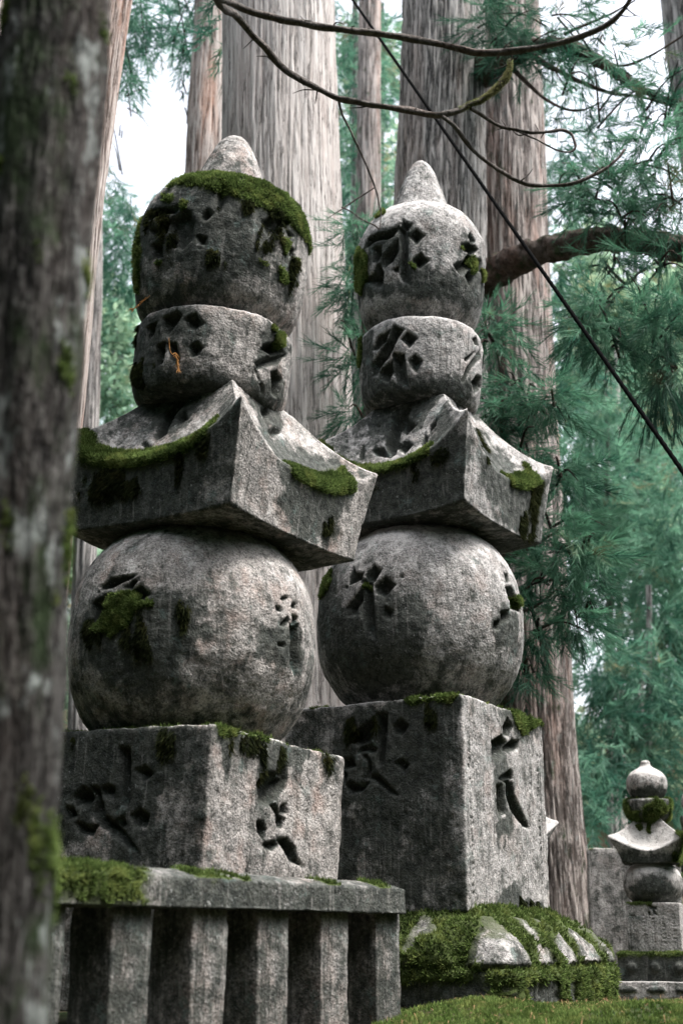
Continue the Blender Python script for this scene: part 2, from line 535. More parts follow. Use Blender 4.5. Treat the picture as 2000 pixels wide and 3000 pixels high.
def stone(name, mat, parent, loc, yaw, tilt=0.0, nod=0.0, section=None, profile=None, grid=None,
          carve=(), stain=(), moss=(), mossfn=None, depth_=0.03, rough=1.0, moss_n=0, hang_n=0,
          moss_len=0.020, hang=(), bulge=0.0, mossmat='moss', seed=0.0, stain0=0.0, label=None, shade=0.0, cut=(0.0025, 0.05), slope=1.7, marks=(), upk=1.0, chip=1.0):
    """one carved stone with a moss coat; profile rings are (scale, z)"""
    if grid is None:
        pr = np.asarray(profile, float)
        G = np.empty((len(pr), len(section), 3))
        G[..., :2] = pr[:, None, :1] * section[None]
        G[..., 2] = pr[:, None, 1]
    else:
        G = grid
    nv, nu = G.shape[:2]
    N = grid_normals(G)
    P, Nn = G.reshape(-1, 3).copy(), N.reshape(-1, 3)
    P0 = P.copy()
    S = P0 + seed
    vcut = field(P0, Nn, carve, 0, cut=cut)
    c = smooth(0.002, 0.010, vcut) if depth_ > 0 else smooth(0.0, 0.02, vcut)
    vcut = np.minimum(vcut * slope, depth_ * 1.25) if depth_ > 0 else depth_ * smooth(0, 0.022, vcut)
    if len(marks):
        mk = field(P0, Nn, marks, 0, cut=(0.001, 0.02))
        vcut = vcut + np.minimum(mk * 2.0, 0.007)
        c = np.maximum(c, 0.8 * smooth(0.0, 0.004, mk))
    st = field(P0, Nn, stain, 0.05, 0.06)
    mo = field(P0, Nn, moss, 0.012, 0.03)
    if mossfn is not None:
        mo = np.maximum(mo, np.clip(mossfn(P0, Nn), 0, 1))
    ha = field(P0, Nn, hang, 0.012, 0.03)
    d = rough * (0.012 * fbm(S * 4.5, 3) + 0.0055 * fbm(S * 20, 3) + 0.0022 * noise(S * 90))
    pits = smooth(0.30, 0.55, noise(S * 38)) * 0.006 * rough
    # chipped edges: where the surface turns sharply
    d = d - pits * chip - vcut
    if bulge:
        d = d + bulge * mo * (0.35 + 0.9 * np.abs(fbm(S * 16, 3)))
    P = P + Nn * d[:, None]
    up = Nn[:, 2] * upk
    fl = mo.reshape(nv, nu)
    for _ in range(7):
        fl = (fl + np.roll(fl, 2, 1) + np.roll(fl, -2, 1)) / 3
        fl = (fl + np.vstack([fl[:2], fl[:-2]]) + np.vstack([fl[2:], fl[-2:]])) / 3
    film = fl.ravel()
    F = grid_faces(nu, nv)
    me = mesh_np(name, P, F, {'stain': np.clip(st + 0.9 * ha + stain0 + shade * smooth(0.3, 0.7, -Nn[:, 1]) + 0.85 * c * (1 - mo), 0, 1.4), 'moss': mo, 'up': up, 'grime': c * (depth_ > 0), 'film': film})  # shade paints the left faces darker, beyond their algae and traced stains
    o = link(name, me, M[mat], parent, loc, (0, 0, 0))
    o.rotation_euler = (Matrix.Rotation(tilt, 3, 'Y') @ Matrix.Rotation(nod, 3, 'X') @ Matrix.Rotation(-yaw, 3, 'Z')).to_euler()
    if label:
        o['label'] = label
    if moss_n:
        m = tufts('moss', P, F, mo, moss_n, moss_len, o, mossmat, thresh=0.5)
    if hang_n:
        ha = ha * smooth(-0.02, 0.25, fbm(P0 * np.array([11, 11, 2.2]) + 40, 3))
        h = tufts('hanging_moss', P, F, np.maximum(ha, 0), int(hang_n * 0.35), 0.034, o, 'moss_dark', thresh=0.25, droop=0.8, blades=2)
    return o

def sample_faces(P, F, w, n, thresh):
    a, b, c, d = (P[F[:, k]] for k in range(4))
    nr = np.cross(c - a, d - b)
    ar = np.linalg.norm(nr, axis=1) * 0.5
    wf = w[F].mean(1)
    ok = (wf > thresh) & (ar > 1e-9)
    if ok.sum() < 3:
        return None
    i = np.where(ok)[0]
    pr = ar[i] * wf[i]
    pick = i[np.searchsorted(np.cumsum(pr) / pr.sum(), rng.random(n))]
    u, v = rng.random(n)[:, None], rng.random(n)[:, None]
    p = (a[pick] * (1 - u) + b[pick] * u) * (1 - v) + (d[pick] * (1 - u) + c[pick] * u) * v
    nn = nr[pick] / np.linalg.norm(nr[pick], axis=1)[:, None]
    return p, nn

def tufts(name, P, F, w, n, ln, parent, mat, thresh=0.5, droop=0.0, blades=3, width=0.16):
    s = sample_faces(P, F, w, n, thresh)
    if s is None:
        return None
    p, nn = s
    patch = 0.65 + 0.6 * (fbm(p * 18, 3) + 0.5)
    Vs, Ts = [], []
    shade = np.clip(0.45 + 0.9 * fbm(p * 9, 3), 0, 1)
    for k in range(blades):
        r = rng.normal(size=(n, 3))
        r /= np.linalg.norm(r, axis=1)[:, None]
        dr = nn * (0.9 - 0.6 * droop) + r * (0.55 - 0.3 * droop) + np.array([0, 0, 0.25 - 1.3 * droop])
        dr /= np.linalg.norm(dr, axis=1)[:, None]
        L = ln * patch * (0.5 + 0.9 * rng.random(n))
        side = np.cross(dr, rng.normal(size=(n, 3)))
        side /= np.linalg.norm(side, axis=1)[:, None]
        W = (np.minimum(ln, 0.03) * (0.8 if not droop else 0.35) * (width / 0.16) * 0.22 + 0.0009)
        base = p - nn * 0.003 + r * 0.004
        T = np.stack([base - side * W, base + side * W, base + dr * L[:, None]], 1)
        Vs.append(T.reshape(-1, 3))
        tt = np.clip(shade + 0.25 * rng.normal(size=n), 0, 1)
        Ts.append(np.stack([tt * 0.35, tt * 0.35, np.clip(tt + 0.2, 0, 1)], 1).ravel())
    V = np.vstack(Vs)
    Fc = np.arange(len(V)).reshape(-1, 3)
    me = mesh_np(name, V, Fc, {'tint': np.concatenate(Ts)}, False)
    o = link(name, me, M[mat], parent)
    o['kind'] = 'stuff'
    return o

def prof(pts, step, smooth_n=400):
    s = spline(pts, smooth_n)
    s[:, 0] = np.maximum(s[:, 0], 0.0005)
    return resample(s, 0, step)

def globe_profile(R, h, zc, rz, ex=2.35, step=0.0075):
    z = np.linspace(0.0, h, 200)
    r = R * np.clip(1 - np.abs((z - zc) / rz) ** ex, 0, 1) ** (1 / ex)
    b = [(0.001, 0.006), (r[0] * 0.9, 0.004)]
    t = [(r[-1] * 0.9, h - 0.004), (0.001, h - 0.004)]
    return resample(np.vstack([b, np.stack([r, z], 1), t]), 0, step)

def box_profile(h, b, step, top=0.012):
    side = np.array([(1 - b, 0), (1 - b * 0.3, b * 0.15), (1, b * 0.6), (1, h - top * 1.5), (1 - 0.35 * b, h - top * 0.4), (1 - 1.4 * b, h)])
    s = resample(side, 0, step)
    tp = np.array([(1 - 1.4 * b - (1 - 1.4 * b) * t, h) for t in (0.06, 0.14, 0.25, 0.4, 0.6, 0.9985)])
    return np.vstack([[(0.0015, 0.0)], [(0.5, 0.0)], s, tp])

def roof_grid(ab, at_mid, at_cor, zf_mid, zf_cor, ap, zp, nf=100, nb=14, nz=28, nr=50, ex=1.75, und=0.0, cex=2.6):
    """square hipped roof stone: flat soffit, flared fascia with upswept corners, concave slopes, flat top"""
    def side(n):
        t = np.linspace(-1, 1, n, endpoint=False)
        return np.sign(t) * np.abs(t) ** 0.85
    qs, out = [], []
    for k, n in enumerate((nf, nf, nb, nb)):
        q = side(n)
        a = k * math.pi / 2
        xy = np.stack([q, -np.ones(n)], 1)
        ca, sa = math.cos(a), math.sin(a)
        out.append(np.stack([xy[:, 0] * ca - xy[:, 1] * sa, xy[:, 0] * sa + xy[:, 1] * ca], 1))
        qs.append(q)
    sq, q = np.vstack(out), np.abs(np.concatenate(qs))
    e = q ** cex
    at_ = at_mid + (at_cor - at_mid) * e
    zf = zf_mid + (zf_cor - zf_mid) * e
    zb = und * e
    rings = []
    for t in (0.002, 0.35, 0.7, 0.92):
        rings.append((sq * ab * t, zb * t ** 3))
    for t in np.linspace(0, 1, nz):
        a = ab + (at_ - ab) * t ** 1.3
        rings.append((sq * a[:, None], zb + (zf - zb) * t))
    lip = 0.012
    for t in np.linspace(0.006, 1, nr):
        a = at_ + (ap - at_) * t
        z = zf + lip * min(1, t / 0.02) + (zp - zf - lip) * t ** ex
        rings.append((sq * a[:, None], z))
    for t in (0.93, 0.6, 0.002):
        rings.append((sq * ap * t, np.full(len(q), zp)))
    G = np.empty((len(rings), len(sq), 3))
    for i, (xy, z) in enumerate(rings):
        G[i, :, :2] = xy
        G[i, :, 2] = z
    return G

# ------------------------------------------------------------------ terrain
def ground_z(x, y):
    """height of the forest floor"""
    x, y = np.asarray(x, float), np.asarray(y, float)
    rise = smooth(1.5, 4.6, y + 0.25 * x) * 1.26
    back = -0.12 * smooth(7.5, 10, y) + 9.0 * smooth(20, 60, y) + 8.0 * smooth(50, 140, y)
    P = np.stack([x.ravel() * 0.35, y.ravel() * 0.35, np.zeros(x.size)], 1)
    n = fbm(P, 3).reshape(x.shape) * 0.10 + fbm(P * 9, 3).reshape(x.shape) * 0.018
    sides = 8.0 * smooth(8.5, 20, -x) + 9.0 * smooth(5, 17, -y) + 4.0 * smooth(14, 32, x)  # unseen banks on three sides, raised to keep low sky light off
    return rise + back + sides + n * smooth(1.0, 6, np.hypot(x, y)) 

def make_ground():
    a = np.concatenate([-np.geomspace(200, 4, 26), np.linspace(-3.9, 3.9, 100), np.geomspace(4, 200, 26)])
    b = np.concatenate([-np.geomspace(60, 3, 12), np.linspace(-2.9, 12, 160), np.geomspace(12.2, 260, 60)])
    X, Y = np.meshgrid(a, b)
    Z = ground_z(X, Y)
    # a soft moss mound in front of the right pedestal
    Z = Z + 0.10 * np.exp(-(((X - 1.15) / 0.55) ** 2 + ((Y - 5.15) / 0.35) ** 2)) * (0.8 + 0.5 * fbm(np.stack([X.ravel() * 3, Y.ravel() * 3, 0 * X.ravel()], 1), 3).reshape(X.shape))
    Z = Z + 0.13 * np.exp(-(((X - 1.75) / 0.40) ** 2 + ((Y - 5.75) / 0.35) ** 2)) + 0.08 * np.exp(-(((X - 0.55) / 0.3) ** 2 + ((Y - 5.6) / 0.3) ** 2))
    V = np.stack([X, Y, Z], -1).reshape(-1, 3)
    k = NT('forest_floor')
    lit = k.noise(2.0, 6, 0.7)
    c = k.mix(k.ss(lit, 0.4, 0.62), (0.045, 0.033, 0.022), (0.030, 0.055, 0.016))
    c = k.mix(k.ss(k.noise(35, 5, 0.7), 0.45, 0.7), c, (0.075, 0.06, 0.04))
    k.bsdf(c, 0.95, k.noise(30, 6, 0.7), 0.9, 0.03, 0.1)
    me = mesh_np('ground', V, grid_faces(len(a), len(b), False))
    o = link('ground', me, k.m)
    o['kind'] = 'structure'
    # moss carpet on the near terrace
    m = (Y[:-1, :-1] > 3.9) & (Y[:-1, :-1] < 7.6) & (np.abs(X[:-1, :-1] - 1.0) < 1.9)
    F = grid_faces(len(a), len(b), False)
    w = np.zeros(len(V))
    w[(V[:, 1] > 4.2) & (V[:, 1] < 7.4) & (V[:, 0] > 0.12) & (V[:, 0] < 2.3) & (V[:, 1] < 6.8)] = 1
    w *= 0.6 + 0.4 * smooth(-0.2, 0.2, fbm(V * 2.2, 3))
    t = tufts('moss_carpet', V, F, w, 40000, 0.018, None, 'moss_ground', thresh=0.35)
    return o
make_ground()

# ------------------------------------------------------------------ the two tall stupas
def W(x, y, z):
    return (x, y, z + EYE)

TR = {}          # traced outlines of the carvings, stains and moss, in each stone's own frame (metres)
TR = {
 'jewel_b': {
  'carve': [('L', [(-0.195, 0.505), (-0.168, 0.566), (-0.083, 0.558), (-0.016, 0.543), (0.035, 0.562), (0.083, 0.593), (0.069, 0.545), (0.037, 0.495), (-0.016, 0.486), (-0.083, 0.503), (-0.154, 0.496)]), ('L', [(0.082, 0.623), (0.152, 0.561), (0.132, 0.517), (0.076, 0.537)]), ('L', [(0.125, 0.485), (0.174, 0.531), (0.221, 0.482), (0.175, 0.419)]), ('L', [(0.143, 0.333), (0.193, 0.373), (0.238, 0.32), (0.187, 0.265), (0.147, 0.293)]), ('L', [(0.055, 0.569), (0.129, 0.55), (0.127, 0.171), (0.081, 0.201), (0.062, 0.25), (0.083, 0.396)]), ('L', [(-0.042, 0.391), (0.011, 0.435), (0.068, 0.49), (0.075, 0.403), (0.03, 0.334), (-0.031, 0.308), (-0.057, 0.344)]), ('L', [(-0.117, 0.476), (-0.045, 0.46), (-0.047, 0.401), (-0.089, 0.357), (-0.119, 0.383)]), ('L', [(-0.1, 0.371), (-0.058, 0.346), (-0.03, 0.279), (-0.049, 0.187), (-0.111, 0.209), (-0.199, 0.289), (-0.121, 0.319)]), ('L', [(0.025, 0.289), (0.069, 0.303), (0.066, 0.255), (0.037, 0.263)]), ('R', [(-0.11, 0.537), (-0.068, 0.598), (-0.029, 0.537), (-0.062, 0.497)]), ('R', [(-0.166, 0.468), (-0.084, 0.513), (-0.001, 0.492), (-0.04, 0.434), (-0.138, 0.427)]), ('R', [(-0.207, 0.317), (-0.135, 0.372), (-0.093, 0.441), (-0.03, 0.431), (-0.063, 0.349), (-0.151, 0.263), (-0.187, 0.295)]), ('R', [(-0.118, 0.27), (-0.08, 0.327), (-0.046, 0.28), (-0.065, 0.212)]), ('R', [(-0.025, 0.435), (0.047, 0.45), (0.046, 0.363), (-0.018, 0.343)]), ],
  'stain': [('L', [(-0.217, 0.305), (-0.048, 0.193), (0.12, 0.194), (0.142, 0.31), (0.23, 0.269), (0.324, 0.272), (0.368, 0.265), (0.353, 0.134), (0.256, 0.105), (0.101, 0.132), (-0.174, 0.21)]), ('L', [(-0.313, 0.562), (-0.175, 0.438), (-0.208, 0.213), (-0.32, 0.211)]), ('L', [(-0.163, 0.549), (-0.005, 0.532), (0.143, 0.561), (0.132, 0.382), (0.115, 0.28), (-0.145, 0.39)]), ('R', [(-0.177, 0.304), (0.043, 0.428), (0.179, 0.225), (-0.075, 0.112)]), ],
  'moss': [('L', [(-0.328, 0.502), (-0.271, 0.565), (-0.17, 0.437), (-0.17, 0.331), (-0.248, 0.24), (-0.327, 0.3)]), ('L', [(0.135, 0.311), (0.169, 0.288), (0.168, 0.255), (0.14, 0.27)]), ('L', [(-0.192, 0.726), (-0.094, 0.762), (-0.061, 0.718), (-0.199, 0.73)]), ('R', [(-0.089, 0.421), (-0.025, 0.434), (-0.015, 0.335), (-0.061, 0.31), (-0.083, 0.344)]), ('R', [(-0.17, 0.446), (-0.139, 0.466), (-0.139, 0.445), (-0.164, 0.421)]), ('R', [(0.05, 0.388), (0.128, 0.401), (0.111, 0.332), (0.068, 0.31)]), ],
 },
 'moon_b': {
  'carve': [('L', [(-0.136, 0.317), (-0.096, 0.386), (-0.025, 0.397), (0.009, 0.416), (-0.024, 0.339), (-0.094, 0.294)]), ('L', [(0.021, 0.438), (0.097, 0.39), (0.058, 0.339), (0.008, 0.242), (-0.065, 0.176), (-0.09, 0.137), (-0.153, 0.15), (-0.155, 0.225), (-0.079, 0.281), (-0.011, 0.359)]), ('L', [(0.065, 0.336), (0.108, 0.383), (0.171, 0.334), (0.123, 0.267)]), ('L', [(0.114, 0.199), (0.153, 0.237), (0.196, 0.193), (0.16, 0.116), (0.129, 0.151)]), ('L', [(0.018, 0.26), (0.099, 0.241), (0.108, 0.136), (0.111, 0.028), (0.041, 0.07), (0.017, 0.138)]), ('L', [(-0.08, 0.159), (0.023, 0.222), (0.031, 0.139), (-0.012, 0.07), (-0.07, 0.114)]), ('R', [(-0.043, 0.405), (0.058, 0.473), (0.042, 0.389), (-0.009, 0.378)]), ('R', [(-0.112, 0.25), (-0.035, 0.319), (0.014, 0.355), (-0.058, 0.268), (-0.094, 0.23)]), ('R', [(0.13, 0.452), (0.13, 0.359), (-0.034, 0.22), (-0.096, 0.101), (-0.119, 0.112), (-0.082, 0.213), (0.004, 0.326)]), ('R', [(-0.033, 0.13), (0.02, 0.199), (0.131, 0.228), (0.151, 0.166), (0.033, 0.077)]), ],
  'stain': [('L', [(-0.248, 0.466), (-0.133, 0.433), (-0.113, 0.175), (0.022, 0.065), (0.263, 0.085), (0.335, 0.123), (0.336, 0.053), (0.244, 0.02), (0.002, 0.003), (-0.259, 0.074)]), ],
  'moss': [('L', [(-0.295, 0.429), (-0.269, 0.456), (-0.247, 0.3), (-0.313, 0.276)]), ],
 },
 'roof_b': {
  'carve': [('L', [(-0.096, 0.514), (-0.084, 0.7), (0.03, 0.788), (0.024, 0.696), (-0.003, 0.571), (0.013, 0.414), (-0.017, 0.382)]), ('L', [(-0.042, 0.626), (0.013, 0.684), (0.099, 0.601), (0.043, 0.547)]), ('L', [(-0.016, 0.481), (0.055, 0.513), (0.124, 0.453), (0.075, 0.399)]), ('L', [(-0.174, 0.49), (-0.093, 0.497), (-0.016, 0.391), (-0.119, 0.425)]), ('L', [(0.192, 0.557), (0.251, 0.603), (0.256, 0.551), (0.215, 0.502)]), ('L', [(0.172, 0.519), (0.216, 0.483), (0.224, 0.403), (0.176, 0.43)]), ('L', [(-0.206, 0.674), (-0.156, 0.678), (-0.157, 0.641)]), ('L', [(-0.233, 0.53), (-0.221, 0.547), (-0.184, 0.404), (-0.219, 0.41)]), ],
  'stain': [('L', [(-0.223, 0.79), (0.243, 0.781), (0.01, 0.696), (-0.05, 0.568), (-0.166, 0.639)]), ('L', [(-0.13, 0.297), (0.149, 0.273), (0.293, 0.306), (0.283, 0.657), (0.268, 0.684), (0.521, 0.329), (0.403, 0.036), (0.089, 0.001), (-0.143, -0.003)]), ('R', [(0.066, 0.667), (0.104, 0.563), (0.114, 0.414), (0.006, 0.206), (-0.173, 0.105), (-0.316, 0.214)]), ('R', [(-0.001, 0.28), (0.485, 0.418), (0.493, 0.212), (0.446, 0.015), (-0.08, 0.033)]), ('R', [(-0.22, 0.781), (-0.335, 0.6), (-0.255, 0.616)]), ],
  'hang': [('R', [(0.013, 0.259), (0.449, 0.395), (0.402, 0.081), (0.327, 0.012), (-0.045, 0.064)]), ('R', [(0.105, 0.683), (0.136, 0.544), (-0.253, 0.282), (-0.28, 0.409)]), ('L', [(-0.13, 0.297), (0.153, 0.283), (0.403, 0.358), (0.426, 0.292), (0.144, 0.187), (-0.125, 0.185)]), ],
 },
 'globe_b': {
  'carve': [('L', [(-0.132, 0.635), (-0.125, 0.702), (-0.116, 0.757), (-0.079, 0.703), (-0.025, 0.7), (-0.038, 0.653), (-0.083, 0.641)]), ('L', [(-0.02, 0.682), (0.03, 0.74), (0.084, 0.699), (0.049, 0.624), (-0.013, 0.637)]), ('L', [(0.044, 0.611), (0.108, 0.66), (0.172, 0.603), (0.114, 0.528), (0.058, 0.567)]), ('L', [(-0.043, 0.669), (0.036, 0.642), (0.059, 0.431), (0.059, 0.308), (0.004, 0.347), (-0.034, 0.477)]), ('L', [(-0.139, 0.515), (-0.064, 0.579), (-0.03, 0.631), (-0.018, 0.526), (-0.049, 0.492), (-0.068, 0.447), (-0.133, 0.46)]), ('L', [(0.106, 0.493), (0.157, 0.462), (0.141, 0.41), (0.102, 0.431)]), ('L', [(-0.169, 0.636), (-0.132, 0.639), (-0.128, 0.61)]), ('L', [(0.188, 0.641), (0.204, 0.66), (0.211, 0.632)]), ('R', [(-0.032, 0.739), (0.03, 0.744), (0.028, 0.693), (-0.04, 0.672)]), ('R', [(-0.068, 0.647), (0.029, 0.673), (0.073, 0.61), (0.126, 0.536), (-0.038, 0.521), (-0.051, 0.592)]), ('R', [(-0.133, 0.496), (-0.041, 0.521), (-0.047, 0.463), (-0.129, 0.412)]), ('R', [(-0.184, 0.431), (-0.126, 0.45), (-0.137, 0.385), (-0.186, 0.385)]), ],
  'stain': [('L', [(-0.481, 0.651), (-0.229, 0.576), (-0.109, 0.49), (0.042, 0.53), (0.15, 0.552), (0.248, 0.516), (0.332, 0.455), (0.285, 0.351), (0.246, 0.246), (0.151, 0.147), (-0.052, 0.062), (-0.217, 0.183), (-0.377, 0.363)]), ('L', [(-0.409, 0.754), (-0.256, 0.766), (-0.238, 0.545), (-0.435, 0.535)]), ('R', [(-0.2, 0.417), (-0.081, 0.522), (0.089, 0.48), (0.064, 0.289), (-0.111, 0.318)]), ],
  'moss': [('L', [(-0.4, 0.744), (-0.297, 0.765), (-0.28, 0.695), (-0.324, 0.632), (-0.404, 0.632)]), ('L', [(-0.029, 0.634), (0.034, 0.617), (0.031, 0.602), (-0.027, 0.618)]), ('R', [(-0.023, 0.589), (0.182, 0.63), (0.099, 0.556), (-0.019, 0.542)]), ],
 },
 'block_b': {
  'carve': [('L', [(-0.096, 0.801), (-0.072, 0.846), (-0.019, 0.864), (0.043, 0.836), (0.032, 0.795), (-0.031, 0.805)]), ('L', [(-0.106, 0.933), (0.025, 0.983), (0.034, 0.928), (-0.001, 0.855), (-0.066, 0.838), (-0.131, 0.864)]), ('L', [(-0.077, 0.81), (-0.018, 0.799), (0.013, 0.743), (-0.001, 0.674), (-0.026, 0.691), (-0.018, 0.755)]), ('L', [(-0.16, 0.647), (-0.131, 0.665), (-0.059, 0.648), (-0.002, 0.655), (-0.046, 0.605), (-0.129, 0.599)]), ('L', [(-0.055, 0.683), (0.038, 0.698), (0.093, 0.65), (0.171, 0.572), (0.11, 0.586), (0.011, 0.662)]), ('L', [(0.032, 1.02), (0.109, 1.003), (0.096, 0.864), (0.078, 0.734), (0.04, 0.736), (0.027, 0.869)]), ('L', [(0.129, 0.935), (0.181, 0.975), (0.231, 0.927), (0.188, 0.879), (0.14, 0.891)]), ('L', [(0.141, 0.742), (0.184, 0.766), (0.23, 0.732), (0.194, 0.689)]), ('L', [(-0.172, 0.786), (-0.116, 0.795), (-0.08, 0.735), (-0.168, 0.728)]), ('L', [(-0.17, 0.726), (-0.141, 0.701), (-0.153, 0.649), (-0.168, 0.659)]), ('R', [(-0.014, 0.967), (0.045, 1.028), (0.113, 0.986), (0.069, 0.924), (-0.018, 0.915)]), ('R', [(-0.181, 0.872), (-0.036, 0.924), (0.04, 0.89), (-0.004, 0.815), (-0.111, 0.76), (-0.186, 0.786)]), ('R', [(0.094, 0.915), (0.193, 0.918), (0.171, 0.864), (-0.008, 0.82), (0.003, 0.87)]), ('R', [(-0.11, 0.682), (0.053, 0.751), (0.092, 0.7), (-0.006, 0.665)]), ('R', [(-0.012, 0.691), (0.064, 0.7), (0.113, 0.616), (0.282, 0.449), (0.19, 0.449), (0.034, 0.524), (-0.014, 0.605)]), ('R', [(-0.134, 0.648), (-0.044, 0.665), (-0.023, 0.507), (-0.117, 0.475), (-0.148, 0.562)]), ],
  'stain': [('L', [(-0.172, 0.883), (-0.137, 1.002), (0.252, 1.052), (0.511, 1.028), (0.479, 0.863), (0.405, 0.691), (0.392, 0.587), (0.163, 0.657), (0.103, 0.535), (0.059, 0.277), (-0.063, 0.543), (-0.171, 0.546)]), ('L', [(0.041, 0.624), (0.162, 0.585), (0.139, 0.274), (0.059, 0.26)]), ('L', [(0.273, 0.44), (0.342, 0.444), (0.326, 0.225), (0.275, 0.216)]), ('L', [(0.129, 0.258), (0.275, 0.216), (0.292, 0.044), (0.185, 0.053)]), ('L', [(-0.171, 0.458), (-0.067, 0.383), (-0.107, 0.192), (-0.171, 0.179)]), ('R', [(-0.168, 0.874), (-0.014, 0.829), (-0.006, 0.501), (-0.136, 0.493)]), ('R', [(-0.136, 0.493), (0.016, 0.484), (-0.02, 0.372), (-0.116, 0.372)]), ('R', [(0.058, 1.064), (0.23, 1.071), (0.508, 1.063), (0.227, 0.924), (0.121, 0.941)]), ('R', [(-0.185, 0.035), (0.069, 0.182), (0.137, 0.07)]), ],
  'moss': [('L', [(0.199, 1.07), (0.302, 1.071), (0.513, 1.07), (0.513, 1.062), (0.451, 1.028), (0.252, 1.037)]), ('L', [(-0.386, 1.074), (-0.284, 1.07), (-0.279, 1.061), (-0.371, 1.07)]), ('R', [(0.08, 1.068), (0.23, 1.071), (0.508, 1.063), (0.511, 1.048), (0.43, 1.036), (0.229, 0.95), (0.132, 0.996)]), ('R', [(-0.235, 1.067), (-0.065, 1.066), (-0.069, 1.067), (-0.205, 1.062)]), ('R', [(-0.128, 0.636), (-0.064, 0.648), (-0.058, 0.605), (-0.129, 0.596)]), ('R', [(-0.116, 0.562), (-0.065, 0.553), (-0.083, 0.501), (-0.114, 0.501)]), ],
  'hang': [('R', [(-0.168, 0.012), (-0.14, 0.087), (0.065, 0.173), (0.111, 0.078), (0.422, 0.061), (0.495, 0.018)]), ('L', [(0.198, 1.069), (0.485, 1.048), (0.45, 0.953), (0.403, 0.869), (0.313, 0.965), (0.241, 0.978)]), ('L', [(-0.17, 1.002), (0.024, 1.017), (0.025, 0.933), (-0.138, 0.881)]), ('L', [(0.039, 0.406), (0.098, 0.449), (0.109, 0.275), (0.059, 0.234)]), ],
 },
 'block_a': {
  'carve': [('L', [(-0.238, 0.845), (-0.191, 0.888), (-0.139, 0.871), (-0.119, 0.836), (-0.143, 0.796), (-0.219, 0.803)]), ('L', [(-0.154, 0.888), (-0.102, 0.887), (-0.046, 0.776), (-0.064, 0.733), (-0.134, 0.776), (-0.127, 0.83)]), ('L', [(-0.094, 0.879), (-0.053, 0.897), (-0.007, 0.879), (-0.018, 0.836), (-0.081, 0.845)]), ('L', [(-0.215, 0.742), (-0.186, 0.742), (-0.128, 0.724), (-0.068, 0.734), (-0.101, 0.679), (-0.19, 0.693)]), ('L', [(-0.12, 0.77), (-0.064, 0.776), (0.015, 0.74), (0.097, 0.681), (0.179, 0.606), (0.06, 0.654), (-0.029, 0.699), (-0.095, 0.739)]), ('L', [(0.089, 0.767), (0.134, 0.802), (0.199, 0.767), (0.186, 0.716), (0.123, 0.716)]), ('L', [(0.006, 0.75), (0.058, 0.767), (0.077, 0.724), (0.036, 0.711)]), ('L', [(-0.016, 1.047), (0.057, 1.043), (0.083, 0.819), (0.07, 0.793), (0.029, 0.811)]), ('L', [(0.082, 0.948), (0.147, 0.967), (0.201, 0.933), (0.145, 0.897)]), ('L', [(-0.28, 0.802), (-0.23, 0.804), (-0.196, 0.76), (-0.258, 0.742)]), ('R', [(-0.171, 0.931), (-0.117, 0.983), (-0.021, 0.991), (0.046, 0.983), (0.035, 0.931), (-0.021, 0.877), (-0.067, 0.843), (-0.154, 0.843)]), ('R', [(0.004, 0.856), (0.056, 0.874), (0.074, 0.825), (0.015, 0.819)]), ('R', [(-0.082, 0.862), (-0.03, 0.862), (0.052, 0.802), (0.04, 0.759), (-0.011, 0.767), (-0.032, 0.819)]), ('R', [(-0.162, 0.776), (-0.117, 0.785), (-0.081, 0.75), (-0.099, 0.699), (-0.153, 0.733)]), ('R', [(-0.106, 0.696), (-0.001, 0.716), (0.025, 0.693), (-0.03, 0.664), (-0.093, 0.673)]), ('R', [(-0.018, 0.724), (0.075, 0.733), (0.134, 0.69), (0.146, 0.655), (0.208, 0.618), (0.1, 0.63), (0.046, 0.681)]), ('R', [(-0.025, 1.036), (0.035, 1.026), (0.043, 0.964), (-0.021, 0.968)]), ],
  'stain': [('L', [(-0.36, 1.117), (0.357, 1.115), (0.367, 1.026), (0.281, 0.888), (0.22, 0.856), (0.192, 0.776), (0.064, 0.793), (-0.279, 0.75)]), ('L', [(0.016, 0.716), (0.268, 0.69), (0.238, 0.595), (0.057, 0.61)]), ('L', [(-0.279, 0.75), (-0.148, 0.749), (-0.159, 0.683), (-0.272, 0.681)]), ('R', [(-0.461, 1.104), (0.2, 1.121), (0.185, 1.111), (0.134, 1.035), (0.023, 1.052), (-0.069, 0.974), (-0.136, 0.966), (-0.147, 1.045), (-0.343, 1.043), (-0.373, 0.948), (-0.422, 0.991)]), ('R', [(0.28, 1.123), (0.408, 1.125), (0.426, 1.011), (0.358, 1.038), (0.294, 1.098)]), ('R', [(-0.161, 0.966), (0.001, 0.983), (-0.026, 0.869), (-0.138, 0.845)]), ],
  'moss': [('R', [(-0.458, 1.121), (-0.321, 1.122), (-0.332, 1.103), (-0.401, 1.078), (-0.454, 1.086)]), ('R', [(-0.321, 1.122), (0.16, 1.118), (0.194, 1.12), (0.083, 1.117), (-0.129, 1.104), (-0.316, 1.105)]), ('R', [(0.28, 1.123), (0.389, 1.123), (0.406, 1.124), (0.317, 1.118)]), ],
  'hang': [('R', [(-0.436, 1.086), (-0.329, 1.112), (0.194, 1.12), (0.171, 1.092), (0.133, 1.026), (0.023, 1.052), (-0.069, 0.974), (-0.116, 0.914), (-0.149, 0.966), (-0.147, 1.045), (-0.343, 1.035), (-0.383, 0.948), (-0.426, 1.024)]), ('R', [(0.281, 1.123), (0.406, 1.124), (0.358, 1.046), (0.299, 1.084)]), ('L', [(-0.357, 1.119), (0.339, 1.106), (0.337, 1.026), (0.227, 0.983), (0.11, 1), (-0.056, 1.019), (-0.285, 1.043)]), ],
 },
 'globe_a': {
